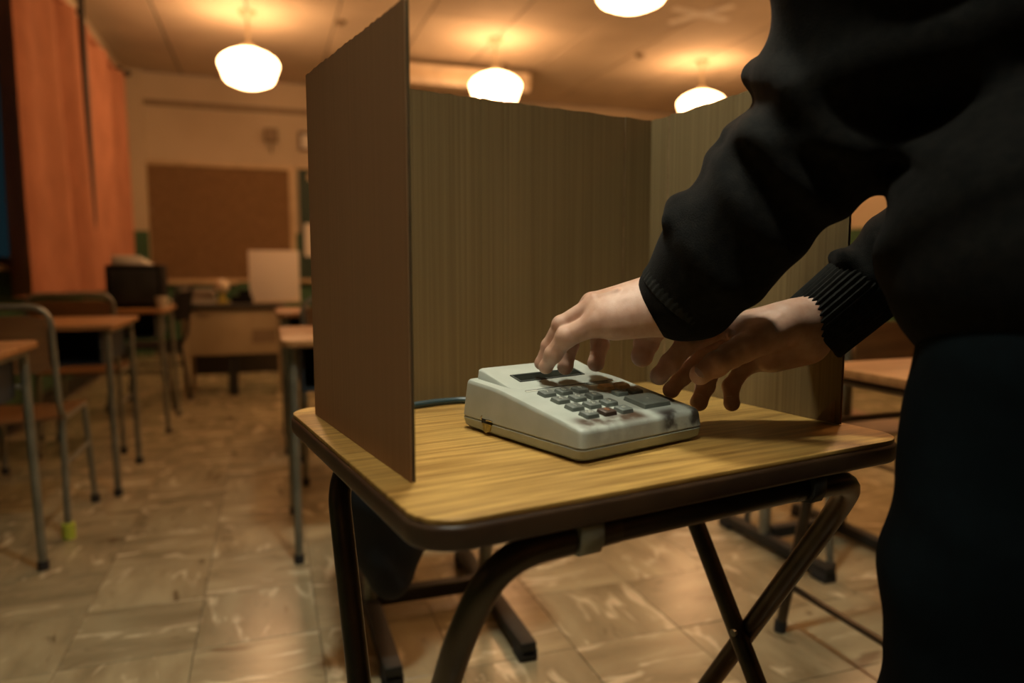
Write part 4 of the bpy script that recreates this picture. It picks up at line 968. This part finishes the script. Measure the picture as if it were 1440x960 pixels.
# finger nails: thin curved plates on the finger backs
def nail(p0, p1, back, r, w, l, label=None, sh=0.0):
    p0 = np.array(p0[:3]); p1 = np.array(p1[:3]); d = (p1 - p0) / np.linalg.norm(p1 - p0); bk = np.array(back, float); bk = bk - d * 0; bk -= d * (bk @ d); bk /= np.linalg.norm(bk); sd = np.cross(d, bk)
    b = MB(); nu, nv = 6, 6; vs = []
    for lay in (0, 1):
        for i in range(nu + 1):
            for j in range(nv + 1):
                a = (i / nu - .5) * 2; t_ = j / nv; wid = w * math.sqrt(max(.05, 1 - (max(0, t_ - .55) / .47) ** 2)) * math.sqrt(max(.3, 1 - (max(0, .25 - t_) / .3) ** 2))
                ang = a * wid / r; rr_ = r * (1.0 if lay else .93) + (.0006 if lay else 0)
                rad = rr_ * (1 - .10 * max(0, t_ - .5))
                q = p1 + d * (l * (t_ - .62) + sh) + (bk * math.cos(ang) + sd * math.sin(ang)) * rad; vs.append(q - np.array(PB))
    N = (nu + 1) * (nv + 1); fs = []
    for i in range(nu):
        for j in range(nv):
            a = i * (nv + 1) + j; fs.append((a, a + 1, a + nv + 2, a + nv + 1)); fs.append((N + a, N + a + nv + 1, N + a + nv + 2, N + a + 1))
    for i in range(nu):
        for j in (0, nv): a = i * (nv + 1) + j; fs.append((a, a + nv + 1, N + a + nv + 1, N + a))
    for j in range(nv):
        for i in (0, nu): a = i * (nv + 1) + j; fs.append((a, a + 1, N + a + 1, N + a))
    o_ = b.add(vs, fs).build('finger_nail', 'nail', person, smooth=True)
    if label: o_['label'] = label
for k, ch in enumerate(LH['fingers']): nail(ch[-2], ch[-1], np.array([-.75, .45, .45]) if k < 4 else np.array([.5, .5, -.2]), ch[-1][3], ch[-1][3] * .70, .0105)
for k, ch in enumerate(RH['fingers'][:4]): nail(ch[-2], ch[-1], np.array([-.62, .55, .55]) if k < 2 else np.array([-.80, -.55, .1]), ch[-1][3], ch[-1][3] * .70, .0105)
ch = RH['fingers'][4]; nail(ch[-2], ch[-1], np.array([-.30, -.76, .50]), ch[-1][3] * 1.03, .0098, .0185, 'broad pale thumb nail', .0035)

# ---- clothing
def fold(s, a, b_, lam, amp, phase, rad, t0=0.0, t1=1.0, tw=1.2):
    """rolls of cloth around a limb from a to b_"""
    a = np.array(a, float); b_ = np.array(b_, float); ax = b_ - a; L_ = np.linalg.norm(ax); ax /= L_; side = np.cross(ax, [0, 0, 1.]); side /= np.linalg.norm(side); oth = np.cross(ax, side)
    m = rad * 1.6; sl, X, Y, Z = s.win(np.minimum(a, b_) - m, np.maximum(a, b_) + m)
    px, py, pz = X - a[0], Y - a[1], Z - a[2]; t_ = px * ax[0] + py * ax[1] + pz * ax[2]
    u_ = px * side[0] + py * side[1] + pz * side[2]; v_ = px * oth[0] + py * oth[1] + pz * oth[2]; an = np.arctan2(v_, u_)
    env = np.clip((t_ / L_ - t0) / .15, 0, 1) * np.clip((t1 - t_ / L_) / .15, 0, 1) * np.clip(1.6 - np.sqrt(u_ ** 2 + v_ ** 2) / rad, 0, 1)
    w_ = np.sin(2 * PI * t_ / lam + tw * np.sin(an + phase) + phase + .8 * np.sin(t_ * 31)); w_ = np.where(w_ > 0, w_, w_ * .55)
    s.F[sl] -= (amp * env * w_ * (.75 + .35 * np.sin(2 * an + phase * 2))).astype(np.float32)
s = SDF((.33, .27, .80), (1.20, 1.02, 1.53), .0052)
cL0 = WrL + (ElL - WrL) * .05
s.cone(cL0, cL0 + (ElL - cL0) * .35, .0575, .071, .02); s.cone(cL0 + (ElL - cL0) * .30, ElL, .070, .083, .03)
s.cone(ElL, ShL * .6 + ElL * .4, .086, .088, .03); s.cone(ShL * .6 + ElL * .4, ShL, .086, .088, .05)
for ra_ in ROLLS: s.chain(ra_, .016)
cR1 = WrR + (ElR - WrR) * .34
s.cone(cR1 + (ElR - cR1) * .10, ElR, .053, .068, .02); s.cone(ElR, ShR, .070, .090, .03)
s.chain(ROLLR, .014)
s.cone(ShL + np.array([.03, 0, .0]), ShR - np.array([.03, 0, 0]), .088, .088, .06)
s.cone(chest - r_v * .085, chest + r_v * .085, .118, .118, .035); s.cone(waist - r_v * .07, waist + r_v * .07, .116, .116, .035); s.cone(chest, neck - np.array([0, 0, .03]), .11, .070, .05)
hem = np.array([.785, .514, .958]); s.cone(hem - r_v * .072, hem + r_v * .072, .118, .118, .05); s.cone(hem + np.array([0, 0, .015]) - r_v * .075, hem + np.array([0, 0, .015]) + r_v * .075, .126, .126, .03)
s.cone(neck + np.array([0, 0, .10]), neck + f_ * .02 + np.array([0, 0, -.06]), .075, .058, .004, sub=True)
s.cone(neck + f_ * -.03 + np.array([0, 0, -.02]), neck + f_ * .035 + np.array([0, 0, -.035]), .076, .074, .02) if False else None
fold(s, cL0, ElL, .066, .010, .6, .115, .16, 1.2, 1.5); fold(s, ElL, ShL, .085, .012, 2.1, .14, -.2, 1.0, 1.3)
fold(s, cR1, ElR, .060, .009, 1.0, .095, .0, 1.1, 1.2)
fold(s, hem, chest, .14, .008, .3, .26, -.1, 1.1, 2.2)
# soft diagonal drape on the side of the body
V, Q = s.mesh('sweatshirt'); sweat = link('sweatshirt', mesh_from('sweatshirt', V - np.array(PB), Q, 2), 'knit', person)
# ribbed cuffs and hem
def ribbed(name, a, b_, ra, rb, n, amp, flat=1.0, cap=True, open_to=None, parent=person):
    a = Vector(a); b_ = Vector(b_); ax = (b_ - a).normalized(); side = ax.cross(Vector((0, 0, 1))).normalized(); oth = ax.cross(side); m = MB(); seg = n * 6; vs = []
    prof = [(0.06, .84), (.0, .90), (-.004, .97), (.03, 1.0), (.25, 1.0), (.5, 1.0), (.75, 1.0), (.94, 1.0), (1.0, .97), (1.0, .6)]
    for t_, q in prof:
        rr_ = (ra + (rb - ra) * max(0, min(1, t_))) * q
        for j in range(seg):
            an = 2 * PI * j / seg; r2 = rr_ + (amp * math.cos(n * an) if 0 <= t_ < 1 and q >= .97 else 0)
            p_ = a + (b_ - a) * t_ + side * math.cos(an) * r2 * flat + oth * math.sin(an) * r2; vs.append(p_ - PB)
    k = len(prof); fs = [(i * seg + j, i * seg + (j + 1) % seg, (i + 1) * seg + (j + 1) % seg, (i + 1) * seg + j) for i in range(k - 1) for j in range(seg)]
    return m.add(vs, fs).build(name, 'rib', parent, smooth=True)
ribbed('cuff', WrR - (ElR - WrR) * .0, cR1 + (ElR - cR1) * .06, .0520, .0540, 44, .0011)
ribbed('cuff', cL0 - (ElL - cL0) * .03, cL0 + (ElL - cL0) * .16, .0580, .0620, 44, .0004)
# trousers
s = SDF((.50, .25, .03), (1.08, .80, 1.0), .0065)
s.cone(hips - r_v * .050, hips + r_v * .050, .102, .102, .06); s.cone(hips + np.array([0, 0, .06]) - r_v * .05, hips + np.array([0, 0, .06]) + r_v * .05, .100, .100, .05)
for h_, k_, a_ in ((hipL, kneeL, ankL), (hipR, kneeR, ankR)): s.cone(h_ - np.array([0, 0, .05]), h_ * .45 + k_ * .55, .088, .095, .03); s.cone(h_ * .45 + k_ * .55, k_, .095, .094, .03); s.cone(k_, a_ + np.array([0, 0, -.02]), .092, .074, .02); fold(s, k_, a_, .09, .006, 1.0, .10, .2, 1.0)
for h_, k_ in ((hipL, kneeL), (hipR, kneeR)): fold(s, h_, k_, .16, .005, 2.0, .12, .0, 1.0, 2.0)
V, Q = s.mesh('trousers'); link('trousers', mesh_from('trousers', V - np.array(PB), Q, 2), 'jeans', person)
for an in (ankL, ankR):
    s = SDF(an - np.array([.12, .16, .09]), an + np.array([.12, .26, .10]), .005)
    s.cone(an - f_ * .045 - np.array([0, 0, .035]), an + f_ * .06 - np.array([0, 0, .04]), .040, .043, .02); s.cone(an + f_ * .05 - np.array([0, 0, .042]), an + f_ * .165 - np.array([0, 0, .052]), .042, .030, .02); s.cone(an, an - np.array([0, 0, .04]), .045, .045, .02)
    s.ell(an + f_ * .05 - np.array([0, 0, .185]), (.4, .4, .105), .004, sub=True)
    V, Q = s.mesh('shoe'); V[:, 2] = np.maximum(V[:, 2], .0015); link('shoe', mesh_from('shoe', V - np.array(PB), Q, 1), 'shoe', person)
